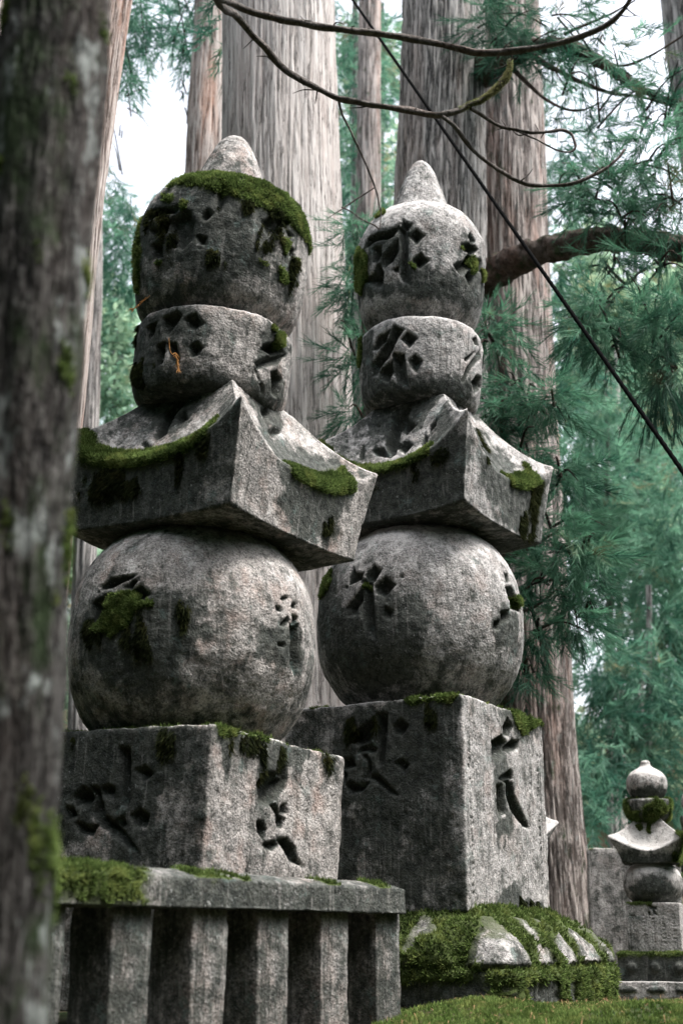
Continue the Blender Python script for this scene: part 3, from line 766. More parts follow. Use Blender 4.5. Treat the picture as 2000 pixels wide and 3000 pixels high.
  'carve': [('L', [(-0.09, 0.623), (-0.04, 0.656), (0.054, 0.658), (0.125, 0.656), (0.075, 0.626), (-0.003, 0.6), (-0.073, 0.602)]), ('L', [(0.055, 0.595), (0.085, 0.634), (0.135, 0.633), (0.101, 0.582)]), ('L', [(0.092, 0.576), (0.139, 0.608), (0.199, 0.559), (0.15, 0.527), (0.11, 0.548)]), ('L', [(-0.118, 0.555), (-0.002, 0.583), (-0.012, 0.515), (-0.064, 0.434), (-0.111, 0.474)]), ('L', [(-0.118, 0.609), (-0.078, 0.607), (-0.077, 0.588)]), ('R', [(-0.084, 0.59), (-0.052, 0.613), (-0.004, 0.61), (-0.059, 0.584)]), ('R', [(-0.113, 0.557), (-0.081, 0.55), (-0.074, 0.528), (-0.106, 0.531)]), ('R', [(-0.011, 0.585), (0.043, 0.603), (0.038, 0.564), (-0.005, 0.562)]), ('R', [(-0.093, 0.467), (-0.039, 0.525), (-0.023, 0.499), (-0.055, 0.466)]), ('R', [(-0.006, 0.538), (0.043, 0.528), (0.027, 0.488), (-0.012, 0.489)]), ('R', [(-0.03, 0.489), (0.056, 0.504), (0.065, 0.331), (0.056, 0.262), (-0.006, 0.321)]), ('R', [(-0.103, 0.392), (-0.047, 0.399), (-0.047, 0.376), (-0.094, 0.374)]), ],
  'stain': [('L', [(-0.178, 0.482), (-0.107, 0.563), (-0.002, 0.577), (0.154, 0.555), (0.284, 0.528), (0.364, 0.54), (0.367, 0.426), (0.405, 0.4), (0.343, 0.316), (0.278, 0.209), (0.182, 0.186), (0.038, 0.219), (-0.103, 0.3)]), ('R', [(-0.172, 0.429), (-0.084, 0.473), (0.053, 0.469), (0.082, 0.301), (-0.068, 0.318), (-0.179, 0.345)]), ],
  'moss': [('L', [(-0.118, 0.413), (-0.059, 0.482), (-0.002, 0.577), (0.113, 0.577), (0.148, 0.527), (0.221, 0.516), (0.143, 0.485), (0.109, 0.437), (0.058, 0.407), (0.015, 0.383), (-0.042, 0.416)]), ],
  'hang': [('L', [(-0.172, 0.451), (-0.052, 0.504), (0.032, 0.58), (0.233, 0.529), (0.352, 0.524), (0.343, 0.423), (0.266, 0.315), (0.124, 0.279), (0.007, 0.342), (-0.129, 0.372)]), ],
 },
 'roof_a': {
  'carve': [('L', [(-0.092, 0.464), (-0.122, 0.6), (-0.054, 0.714), (0, 0.662), (-0.037, 0.577), (-0.019, 0.452), (-0.047, 0.428)]), ('L', [(-0.043, 0.567), (0.01, 0.601), (0.071, 0.53), (0.031, 0.509)]), ('L', [(-0.152, 0.427), (-0.135, 0.441), (-0.049, 0.384), (-0.062, 0.359)]), ('R', [(-0.05, 0.651), (0.016, 0.689), (0.028, 0.642), (-0.058, 0.581)]), ('R', [(-0.06, 0.525), (0.032, 0.588), (0.078, 0.564), (-0.042, 0.493)]), ],
  'stain': [('L', [(-0.307, 0.636), (-0.089, 0.726), (0.082, 0.718), (0.061, 0.608), (0.075, 0.496), (-0.045, 0.461), (-0.214, 0.612), (-0.313, 0.629)]), ('L', [(-0.386, 0.273), (0.014, 0.233), (0.26, 0.293), (0.308, 0.515), (0.499, 0.467), (0.454, 0.321), (0.346, 0.237), (0.282, 0.089), (0.024, -0.002), (-0.379, 0.018)]), ('R', [(-0.173, 0.67), (0.143, 0.714), (0.11, 0.614), (-0.076, 0.487), (-0.121, 0.584)]), ('R', [(-0.056, 0.473), (-0.162, 0.288), (0.077, 0.234), (0.338, 0.3), (0.292, 0.062), (-0.005, 0), (-0.175, 0.122)]), ],
  'hang': [('L', [(-0.386, 0.28), (0.016, 0.25), (0.285, 0.304), (0.402, 0.363), (0.346, 0.237), (0.194, 0.155), (-0.214, 0.122), (-0.387, 0.159)]), ('R', [(-0.204, 0.294), (-0.029, 0.22), (0.308, 0.289), (0.253, 0.097), (0.013, 0.066)]), ],
 },
 'moon_a': {
  'carve': [('L', [(-0.01, 0.354), (0.03, 0.361), (0.068, 0.387), (0.102, 0.347), (0.079, 0.307), (0.032, 0.251), (-0, 0.27)]), ('L', [(0.108, 0.329), (0.161, 0.363), (0.205, 0.302), (0.167, 0.269), (0.131, 0.278)]), ('L', [(0.025, 0.224), (0.082, 0.211), (0.108, 0.135), (0.098, 0.082), (0.057, 0.138)]), ('L', [(0.142, 0.19), (0.177, 0.216), (0.208, 0.186), (0.187, 0.146), (0.156, 0.136)]), ('L', [(-0.033, 0.216), (0.025, 0.225), (0.022, 0.117), (-0.041, 0.097)]), ('L', [(-0.126, 0.336), (-0.035, 0.337), (-0.059, 0.277), (-0.105, 0.248)]), ('R', [(-0.085, 0.271), (0.007, 0.322), (0.082, 0.292), (-0.008, 0.231), (-0.085, 0.237)]), ('R', [(-0.122, 0.165), (-0.058, 0.218), (0.122, 0.309), (0.04, 0.217), (-0.096, 0.134)]), ('R', [(-0.121, 0.14), (-0.104, 0.132), (-0.068, 0.086), (-0.082, 0.085)]), ('R', [(-0.023, 0.155), (0.033, 0.187), (0.095, 0.163), (0.078, 0.058), (0.028, 0.053)]), ('R', [(-0.077, 0.079), (-0.052, 0.081), (-0.028, 0.037), (-0.044, 0.038)]), ('R', [(-0.102, 0.253), (-0.078, 0.255), (-0.068, 0.223), (-0.082, 0.218)]), ],
  'stain': [('L', [(-0.229, 0.397), (0.067, 0.388), (0.166, 0.352), (0.19, 0.284), (0.097, 0.269), (0.031, 0.236), (0.023, 0.071), (0.106, 0.018), (0.283, 0.041), (0.253, 0.012), (-0.042, 0.005), (-0.211, 0.048)]), ('L', [(0.078, 0.315), (0.207, 0.284), (0.202, 0.217), (0.117, 0.171)]), ('R', [(-0.09, 0.277), (-0.07, 0.401), (0.04, 0.396), (0.15, 0.352), (0.068, 0.266), (-0.106, 0.149)]), ('R', [(-0.104, 0.072), (0.104, 0.141), (0.133, 0.052), (-0.006, 0.011)]), ],
  'moss': [('R', [(-0.014, 0.341), (0.043, 0.38), (0.061, 0.328), (0.025, 0.293), (-0.005, 0.299)]), ('R', [(-0.055, 0.4), (-0.04, 0.401), (-0.016, 0.365), (-0.041, 0.353)]), ],
  'hang': [('L', [(-0.235, 0.394), (-0.11, 0.386), (0.008, 0.285), (-0.004, 0.186), (-0.081, 0.038), (-0.197, 0.073)]), ],
 },
 'jewel_a': {
  'carve': [('L', [(-0.191, 0.541), (-0.014, 0.493), (0.086, 0.496), (0.048, 0.444), (-0.083, 0.463), (-0.128, 0.456)]), ('L', [(0.181, 0.429), (0.204, 0.464), (0.236, 0.427), (0.209, 0.39), (0.183, 0.399)]), ('L', [(0.012, 0.407), (0.069, 0.459), (0.133, 0.447), (0.159, 0.385), (0.152, 0.297), (0.102, 0.244), (0.073, 0.262), (0.026, 0.344)]), ('L', [(-0.127, 0.418), (-0.041, 0.397), (-0.035, 0.346), (-0.089, 0.357)]), ('L', [(-0.103, 0.324), (-0.02, 0.315), (-0.002, 0.225), (-0.077, 0.238)]), ('L', [(0.225, 0.601), (0.266, 0.588), (0.274, 0.5), (0.253, 0.416), (0.239, 0.479)]), ('L', [(0.022, 0.326), (0.074, 0.32), (0.075, 0.258), (0.034, 0.265)]), ('L', [(0.164, 0.32), (0.213, 0.311), (0.214, 0.269), (0.18, 0.267)]), ('L', [(0.385, 0.443), (0.414, 0.498), (0.423, 0.418), (0.402, 0.371)]), ('L', [(0.398, 0.335), (0.417, 0.349), (0.413, 0.312), (0.4, 0.296)]), ('L', [(-0.035, 0.448), (0.025, 0.416), (0.013, 0.344), (-0.037, 0.362)]), ('R', [(-0.084, 0.53), (-0.03, 0.511), (-0.047, 0.462), (0.023, 0.46), (-0.026, 0.426), (-0.074, 0.473)]), ('R', [(-0.012, 0.391), (0.037, 0.4), (0.038, 0.353), (0.004, 0.345)]), ],
  'stain': [('L', [(-0.152, 0.556), (-0.042, 0.581), (0.15, 0.522), (0.229, 0.59), (0.344, 0.566), (0.417, 0.563), (0.429, 0.473), (0.42, 0.281), (0.393, 0.181), (0.234, 0.108), (0.139, 0.178), (0.01, 0.2), (-0.133, 0.28), (-0.181, 0.457)]), ('L', [(-0.266, 0.576), (-0.217, 0.551), (-0.153, 0.137), (-0.276, 0.196)]), ('R', [(-0.115, 0.517), (0.005, 0.317), (0.078, 0.321), (0.085, 0.227), (0.03, 0.141), (-0.044, 0.199)]), ],
  'moss': [('L', [(-0.071, 0.23), (-0.009, 0.215), (-0.026, 0.194), (-0.057, 0.205)]), ('L', [(0.377, 0.248), (0.406, 0.278), (0.409, 0.264), (0.391, 0.229)]), ('L', [(-0.301, 0.398), (-0.284, 0.548), (-0.265, 0.581), (-0.188, 0.333), (-0.196, 0.126), (-0.259, 0.157)]), ('L', [(0.065, 0.508), (0.115, 0.508), (0.11, 0.462), (0.074, 0.454)]), ('L', [(-0.06, 0.581), (0.033, 0.542), (0.017, 0.511), (-0.044, 0.536)]), ('R', [(-0.076, 0.402), (-0.028, 0.422), (-0.021, 0.337), (-0.05, 0.328)]), ('R', [(-0.06, 0.253), (-0.004, 0.268), (0.012, 0.196), (-0.03, 0.185)]), ('R', [(0.037, 0.345), (0.079, 0.367), (0.098, 0.299), (0.063, 0.282)]), ],
  'hang': [('L', [(0.238, 0.54), (0.35, 0.538), (0.419, 0.554), (0.422, 0.396), (0.391, 0.298), (0.281, 0.316), (0.254, 0.432)]), ('L', [(-0.177, 0.527), (0.069, 0.475), (0.133, 0.368), (0.009, 0.266), (-0.126, 0.338)]), ('L', [(0.213, 0.245), (0.361, 0.25), (0.318, 0.165), (0.216, 0.176)]), ('R', [(-0.004, 0.345), (0.079, 0.367), (0.109, 0.241), (0.04, 0.174)]), ],
 },
}


def T(stone_name, kind):
    return TR.get(stone_name, {}).get(kind, [])

NF = 250
def stupa_a():
    t = thing('stone_stupa', 'left tall five-stone stupa with thick green moss cap on its rounded top', 'stupa', W(-0.65, 5.96, -0.35), 'tall carved stone stupas')
    L = Vector(t.location)
    def loc(x, y, z):
        return Vector(W(x, y, z)) - L
    yaw = R_(33)
    h = 1.12
    stone('base_block', 'stone_a', t, loc(-0.712, 5.97, -0.30), R_(33), R_(3.2), 0, box_section(0.485, 0.485, 0.02, 160, 14), box_profile(h, 0.012, 0.0085),
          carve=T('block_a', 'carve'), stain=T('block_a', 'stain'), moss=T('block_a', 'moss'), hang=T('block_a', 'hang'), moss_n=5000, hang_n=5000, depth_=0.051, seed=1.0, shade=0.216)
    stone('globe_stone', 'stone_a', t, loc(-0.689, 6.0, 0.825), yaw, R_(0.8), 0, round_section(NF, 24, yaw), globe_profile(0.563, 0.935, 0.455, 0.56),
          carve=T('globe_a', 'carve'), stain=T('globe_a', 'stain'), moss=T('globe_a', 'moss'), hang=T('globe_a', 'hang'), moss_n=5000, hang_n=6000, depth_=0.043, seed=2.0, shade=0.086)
    def lip(P, N):
        # moss mat lying in the hollow of each eave
        a = np.maximum(np.abs(P[:, 0]), np.abs(P[:, 1]))
        q = np.minimum(np.abs(P[:, 0]), np.abs(P[:, 1])) / np.maximum(a, 1e-6)
        zf = 0.29 + 0.175 * q ** 2.6
        e = smooth(-0.055, -0.02, P[:, 2] - zf) * smooth(0.075, 0.045, P[:, 2] - zf + 0.03 * fbm(P * 7, 3))
        left = (P[:, 1] < -0.3) & (P[:, 0] < 0.36)
        right = (P[:, 0] > 0.3) & (P[:, 1] > -0.20) & (P[:, 1] < 0.40)
        return e * np.where(left, 1.0, np.where(right, smooth(-0.22, 0.0, P[:, 1]) , 0)) * (a > 0.42)
    stone('roof_stone', 'stone_a', t, loc(-0.61, 6.0, 1.735), yaw, R_(2.8), 0, grid=roof_grid(0.485, 0.51, 0.555, 0.29, 0.465, 0.235, 0.73, und=0.015, ex=1.6),
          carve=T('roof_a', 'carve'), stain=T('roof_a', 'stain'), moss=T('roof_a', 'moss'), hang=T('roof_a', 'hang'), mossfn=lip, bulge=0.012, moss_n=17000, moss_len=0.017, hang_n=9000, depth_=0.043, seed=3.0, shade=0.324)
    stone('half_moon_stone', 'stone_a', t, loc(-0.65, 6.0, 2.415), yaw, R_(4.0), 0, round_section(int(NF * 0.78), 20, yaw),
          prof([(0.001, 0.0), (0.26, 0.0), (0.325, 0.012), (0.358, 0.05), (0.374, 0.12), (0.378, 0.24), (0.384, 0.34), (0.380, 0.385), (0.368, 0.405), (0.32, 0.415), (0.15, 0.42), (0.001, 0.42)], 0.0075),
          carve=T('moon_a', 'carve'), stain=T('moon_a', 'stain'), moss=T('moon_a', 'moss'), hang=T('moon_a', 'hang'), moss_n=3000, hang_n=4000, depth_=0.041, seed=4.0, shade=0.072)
    def cap(P, N):
        r = np.hypot(P[:, 0], P[:, 1])
        ph = np.arctan2(P[:, 1], P[:, 0])
        w = 0.035 * fbm(P * 9, 3)
        low = np.where(P[:, 0] > -0.05, 0.61, 0.69) - 0.10 * smooth(0.0, 0.4, P[:, 0]) + w
        return smooth(low - 0.012, low + 0.012, P[:, 2]) * smooth(0.765, 0.745, P[:, 2] + 0.3 * w)
    stone('jewel_stone', 'stone_a', t, loc(-0.632, 6.0, 2.835), yaw, R_(4.2), 0, round_section(int(NF * 0.78), 20, yaw),
          prof([(0.001, 0.0), (0.26, 0.0), (0.33, 0.02), (0.385, 0.09), (0.413, 0.20), (0.428, 0.34), (0.432, 0.46), (0.420, 0.57), (0.385, 0.66), (0.315, 0.712), (0.27, 0.727), (0.225, 0.737), (0.208, 0.76), (0.178, 0.85), (0.136, 0.96), (0.088, 1.07), (0.045, 1.122), (0.001, 1.135)], 0.0078),
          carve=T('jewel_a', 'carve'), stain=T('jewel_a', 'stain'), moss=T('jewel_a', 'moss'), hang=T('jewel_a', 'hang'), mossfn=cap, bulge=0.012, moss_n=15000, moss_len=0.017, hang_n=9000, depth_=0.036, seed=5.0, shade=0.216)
    return t

def stupa_b():
    t = thing('stone_stupa', 'right tall five-stone stupa with bare pointed top, on a mossy lotus pedestal', 'stupa', W(0.48, 7.42, -0.35), 'tall carved stone stupas')
    L = Vector(t.location)
    def loc(x, y, z):
        return Vector(W(x, y, z)) - L
    yaw = R_(33)
    r3 = random.Random(9)
    marks = []
    for cy in (-0.45, 0.43):
        for cz in np.arange(0.10, 0.88, 0.036):
            for _ in range(3):
                a0, b0 = cy + r3.uniform(-0.008, 0.008), cz + r3.uniform(-0.009, 0.009)
                w_, h_ = (0.012, 0.0035) if r3.random() < 0.55 else (0.0035, 0.011)
                marks.append(('R', [(a0 - w_, b0 - h_), (a0 + w_, b0 - h_), (a0 + w_, b0 + h_), (a0 - w_, b0 + h_)]))
    stone('base_block', 'stone_b', t, loc(0.422, 7.471, 0.12), R_(31), 0, 0, box_section(0.535, 0.525, 0.012, 160, 14), box_profile(1.07, 0.012, 0.0085),
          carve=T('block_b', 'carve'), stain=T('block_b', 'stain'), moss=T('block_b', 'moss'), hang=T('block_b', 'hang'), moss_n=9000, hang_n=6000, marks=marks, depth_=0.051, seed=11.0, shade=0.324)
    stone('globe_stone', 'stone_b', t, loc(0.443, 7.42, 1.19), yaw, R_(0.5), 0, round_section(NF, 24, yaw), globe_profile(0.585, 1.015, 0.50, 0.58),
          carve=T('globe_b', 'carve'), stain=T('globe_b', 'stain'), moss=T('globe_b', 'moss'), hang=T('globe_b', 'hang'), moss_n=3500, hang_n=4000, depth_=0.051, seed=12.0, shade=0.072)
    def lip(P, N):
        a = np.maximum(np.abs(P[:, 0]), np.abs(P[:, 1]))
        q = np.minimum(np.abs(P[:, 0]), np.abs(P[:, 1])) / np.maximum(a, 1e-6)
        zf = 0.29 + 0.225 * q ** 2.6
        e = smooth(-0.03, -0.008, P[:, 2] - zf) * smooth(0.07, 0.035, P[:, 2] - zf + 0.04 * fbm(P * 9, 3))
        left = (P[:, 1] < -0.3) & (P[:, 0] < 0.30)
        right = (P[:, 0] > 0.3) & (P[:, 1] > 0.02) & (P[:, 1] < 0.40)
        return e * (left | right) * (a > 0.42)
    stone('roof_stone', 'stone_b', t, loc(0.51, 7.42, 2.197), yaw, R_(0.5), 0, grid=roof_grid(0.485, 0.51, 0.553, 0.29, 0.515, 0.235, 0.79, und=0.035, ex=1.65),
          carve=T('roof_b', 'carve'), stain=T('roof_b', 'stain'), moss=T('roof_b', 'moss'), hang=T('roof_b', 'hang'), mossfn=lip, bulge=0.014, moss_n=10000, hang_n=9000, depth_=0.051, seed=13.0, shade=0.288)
    stone('half_moon_stone', 'stone_b', t, loc(0.469, 7.42, 2.985), yaw, R_(2.2), 0, round_section(int(NF * 0.78), 20, yaw),
          prof([(0.001, 0.0), (0.25, 0.0), (0.305, 0.012), (0.34, 0.055), (0.360, 0.14), (0.370, 0.27), (0.372, 0.38), (0.370, 0.435), (0.358, 0.475), (0.33, 0.495), (0.25, 0.51), (0.001, 0.51)], 0.0075),
          carve=T('moon_b', 'carve'), stain=T('moon_b', 'stain'), moss=T('moon_b', 'moss'), hang=T('moon_b', 'hang'), moss_n=3000, hang_n=3000, depth_=0.051, seed=14.0)
    stone('jewel_stone', 'stone_b', t, loc(0.485, 7.42, 3.49), yaw, R_(1.0), 0, round_section(int(NF * 0.78), 20, yaw),
          prof([(0.001, 0.0), (0.22, 0.0), (0.285, 0.025), (0.345, 0.10), (0.380, 0.23), (0.395, 0.40), (0.400, 0.54), (0.380, 0.64), (0.34, 0.72), (0.28, 0.785), (0.23, 0.81), (0.196, 0.825), (0.180, 0.86), (0.155, 0.95), (0.118, 1.06), (0.074, 1.17), (0.035, 1.225), (0.001, 1.235)], 0.0078),
          carve=T('jewel_b', 'carve'), stain=T('jewel_b', 'stain'), moss=T('jewel_b', 'moss'), hang=T('jewel_b', 'hang'), moss_n=7000, hang_n=4000, depth_=0.065, seed=15.0)
    # lotus pedestal: domed petals over a square plinth, mostly under moss
    sec = box_section(1.0, 1.0, 0.16, 200, 30)
    ang = np.arctan2(sec[:, 1], sec[:, 0])
    rings = [(0.002, 0.0, 0), (0.6, 0.0, 0)]
    rings += [(0.735, z, 0) for z in np.linspace(0.0, 0.175, 18)]
    K = 1.055
    rings += [(r, z, a) for r, z, a in zip(*[np.interp(np.linspace(0, 1, 44), np.linspace(0, 1, 7), c) for c in
              ((0.700, 0.705, 0.67, 0.615, 0.55, 0.49, 0.455), (0.18, 0.21, 0.28, 0.35, 0.41, 0.45, 0.465), (0.3, 0.8, 1, 1, 0.8, 0.4, 0.0))])]
    rings += [(0.3, 0.47, 0), (0.002, 0.47, 0)]
    def petals(a, z):
        """1 on the face of a carved petal, 0 in the grooves between; a pointed ogee outline"""
        t = np.abs((a + math.pi / 4) / (math.pi / 8) - np.round((a + math.pi / 4) / (math.pi / 8)))
        w = 0.48 * np.clip(1 - ((z - 0.20) / 0.25).clip(0, 1) ** 1.25, 0, 1) ** 0.85
        return smooth(0.0, 0.09, w - t) * (z > 0.185)
    G = np.empty((len(rings), len(sec), 3))
    for i, (r, z, a) in enumerate(rings):
        pt = petals(ang, np.full(len(ang), z))
        rr = K * r * (1 + 0.085 * a * (pt - 0.3))
        G[i, :, :2] = sec * rr[:, None]
        G[i, :, 2] = z + 0.012 * a * pt
    def coat(P, N):
        q = fbm(P * 6.0 + 31, 4)
        a = np.arctan2(P[:, 1], P[:, 0])
        k = np.round((a + math.pi / 4) / (math.pi / 8)).astype(int)
        openness = np.select([k == 0, k == -1, k == 1, k == -2, k == 2, k == 3, k == 4, k == 5], [0.85, 0.20, 0.40, 0.36, 0.38, 0.46, 0.36, 0.2], 0.05)
        pt = petals(a, P[:, 2])
        tt = (a + math.pi / 4) / (math.pi / 8) - k
        body = 1 - pt * smooth(-0.12, 0.12, q * 1.25 + openness - 0.28 - 0.25 * (1 - smooth(0.0, 0.25, 0.42 - np.abs(tt))))
        low = smooth(-0.10, 0.12, q - 0.12 + 0.55 * smooth(-0.2, 0.35, P[:, 1]) + 0.5 * smooth(0.11, 0.17, P[:, 2]))
        return np.where(P[:, 2] < 0.178, low, body)
    stone('lotus_pedestal', 'stone_b', t, loc(0.475, 7.45, -0.33), R_(29), 0, 0, grid=G, mossfn=coat, bulge=0.035, moss_n=36000, moss_len=0.022, rough=2.2, seed=16.0, stain0=0.2, upk=0.35,
          stain=[('L', [(-1.0, -0.05), (1.0, -0.05), (1.0, 0.165), (-1.0, 0.165)]), ('R', [(-1.0, -0.05), (1.0, -0.05), (1.0, 0.165), (-1.0, 0.165)])])
    return t

A_ = stupa_a()
B_ = stupa_b()


def litter():
    """brown cedar needles and twigs fallen on the moss"""
    rg = np.random.default_rng(12)
    n = 2200
    x, y = rg.uniform(0.1, 2.4, n), rg.uniform(4.4, 7.2, n)
    z = ground_z(x, y) + 0.10 * np.exp(-(((x - 1.15) / 0.55) ** 2 + ((y - 5.15) / 0.35) ** 2)) + 0.13 * np.exp(-(((x - 1.75) / 0.40) ** 2 + ((y - 5.75) / 0.35) ** 2)) + 0.08 * np.exp(-(((x - 0.55) / 0.3) ** 2 + ((y - 5.6) / 0.3) ** 2)) + 0.014
    P = np.stack([x, y, z], 1)
    d = rg.normal(size=(n, 3)); d[:, 2] *= 0.35
    d /= np.linalg.norm(d, axis=1)[:, None]
    s = np.cross(d, (0, 0, 1.0)); s /= np.linalg.norm(s, axis=1)[:, None]
    L = rg.uniform(0.008, 0.03, n)[:, None]
    T = np.stack([P - d * L - s * 0.0016, P - d * L + s * 0.0016, P + d * L], 1).reshape(-1, 3)
    k = NT('fallen_needles')
    k.bsdf(k.mix(k.noise(40, 2), (0.10, 0.055, 0.03), (0.30, 0.18, 0.09)), 0.9)
    o = link('fallen_needles', mesh_np('fallen_needles', T, np.arange(3 * n).reshape(-1, 3), None, False), k.m)
    o['kind'] = 'stuff'
litter()

# ------------------------------------------------------------------ stone fence in front of the left stupa
def stone_fence():
    e = np.array([0.559, 0.829])          # direction of the run, away to the right
    nrm = np.array([0.829, -0.559])       # its open face, towards the path
    O = np.array([-0.587, 4.305])
    yaw = math.atan2(e[1], e[0])
    def s_at(u, z=0.0):
        k = (u - 1000) / FPX
        c, s = math.cos(PITCH), math.sin(PITCH)
        return (k * (c * O[1] + s * z) - O[0]) / (e[0] - k * c * e[1])
    base_z = -0.36
    mid = O + e * 0.3
    t = thing('stone_fence', 'low weathered stone fence of square posts under a thick mossy cap rail', 'fence', W(mid[0], mid[1], base_z))
    L = Vector(t.location)
    s_end = s_at(1172)
    xs = [s_at(u) for u in (1102, 941, 756, 564, 328)]
    gap = xs[3] - xs[4]
    xs += [xs[4] - gap, xs[4] - 2 * gap, xs[4] - 3 * gap, xs[4] - 4 * gap]
    wpost = [s_at(1172) - xs[0]] + [0.178] * 8
    def place(s0, s1, front, back, z0, z1, name, sec_n, step, seed, stain0, **kw):
        ln, dp = s1 - s0, front - back
        c = O + e * (s0 + s1) / 2 + nrm * (front + back) / 2
        sec = box_section(ln / 2, dp / 2, 0.008, sec_n, 12)
        o = stone(name, 'stone_f', t, Vector(W(c[0], c[1], z0)) - L, -yaw, 0, 0, sec, box_profile(z1 - z0, 0.03 if ln < 0.5 else 0.01, step), seed=seed, stain0=stain0, rough=0.7, **kw)
        return o
    for i, (s, w) in enumerate(zip(xs, wpost)):
        place(s, s + w, 0.0, -0.175, base_z, 0.093, 'post', 26, 0.02, 30 + i * 1.7, (0.3, 0.1, 0.2, 0.15, 0.35, 0.45, 0.35, 0.35, 0.35)[i])
    # cap rail with a shallow ridge
    s0, s1 = xs[-1] - 0.3, s_end - 0.012
    ln, dp = s1 - s0, 0.25
    cc = O + e * (s0 + s1) / 2 + nrm * (-0.0875)
    sec = box_section(ln / 2, dp / 2, 0.01, 300, 10)
    pr = [(0.002, 0), (0.5, 0)] + [(1, z) for z in np.linspace(0.0, 0.088, 14)]
    G = np.empty((len(pr) + 7, len(sec), 3))
    for i, (k_, z) in enumerate(pr):
        G[i, :, :2] = sec * k_
        G[i, :, 2] = z
    for j, q in enumerate((0.97, 0.9, 0.78, 0.6, 0.4, 0.2, 0.01)):
        G[len(pr) + j, :, 0] = sec[:, 0] * (1 - 0.03 * (1 - q))
        G[len(pr) + j, :, 1] = sec[:, 1] * q
        G[len(pr) + j, :, 2] = 0.093 + 0.030 * (1 - q ** 1.5)
    half = ln / 2
    def coat(P, N):
        s = P[:, 0] + half
        a = s_at(200) - s0
        b = s_at(440) - s0
        w = fbm(P * 9, 3)
        lefty = smooth(b + 0.05, b - 0.12, s + 0.18 * w)
        spots = 0
        for u, r in ((590, 0.10), (690, 0.05), (960, 0.05), (1110, 0.05)):
            c_ = s_at(u) - s0
            spots = np.maximum(spots, smooth(r, r * 0.6, np.abs(s - c_ + 0.1 * w)) * smooth(0.088, 0.094, P[:, 2]) * (P[:, 1] < 0))
        c_ = s_at(415) - s0
        blob = smooth(0.06, 0.03, np.abs(s - c_ + 0.05 * w)) * smooth(-0.05, 0.02, P[:, 2])
        low = smooth(-0.03 + 0.0, 0.03, P[:, 2] - 0.02 + 0.12 * w)
        return np.maximum(np.maximum(lefty * low, spots * 0.8), blob * lefty)
    stone('cap_rail', 'stone_f', t, Vector(W(cc[0], cc[1], 0.092)) - L, -yaw, 0, 0, grid=G, mossfn=coat, bulge=0.008, moss_n=16000, moss_len=0.015, rough=0.8, seed=41.0, stain0=0.5, upk=0.6)
    # sill under the posts
    place(s0, s1 + 0.03, 0.05, -0.225, base_z - 0.25, base_z, 'sill', 120, 0.03, 50.0, 0.4)
    return t
stone_fence()

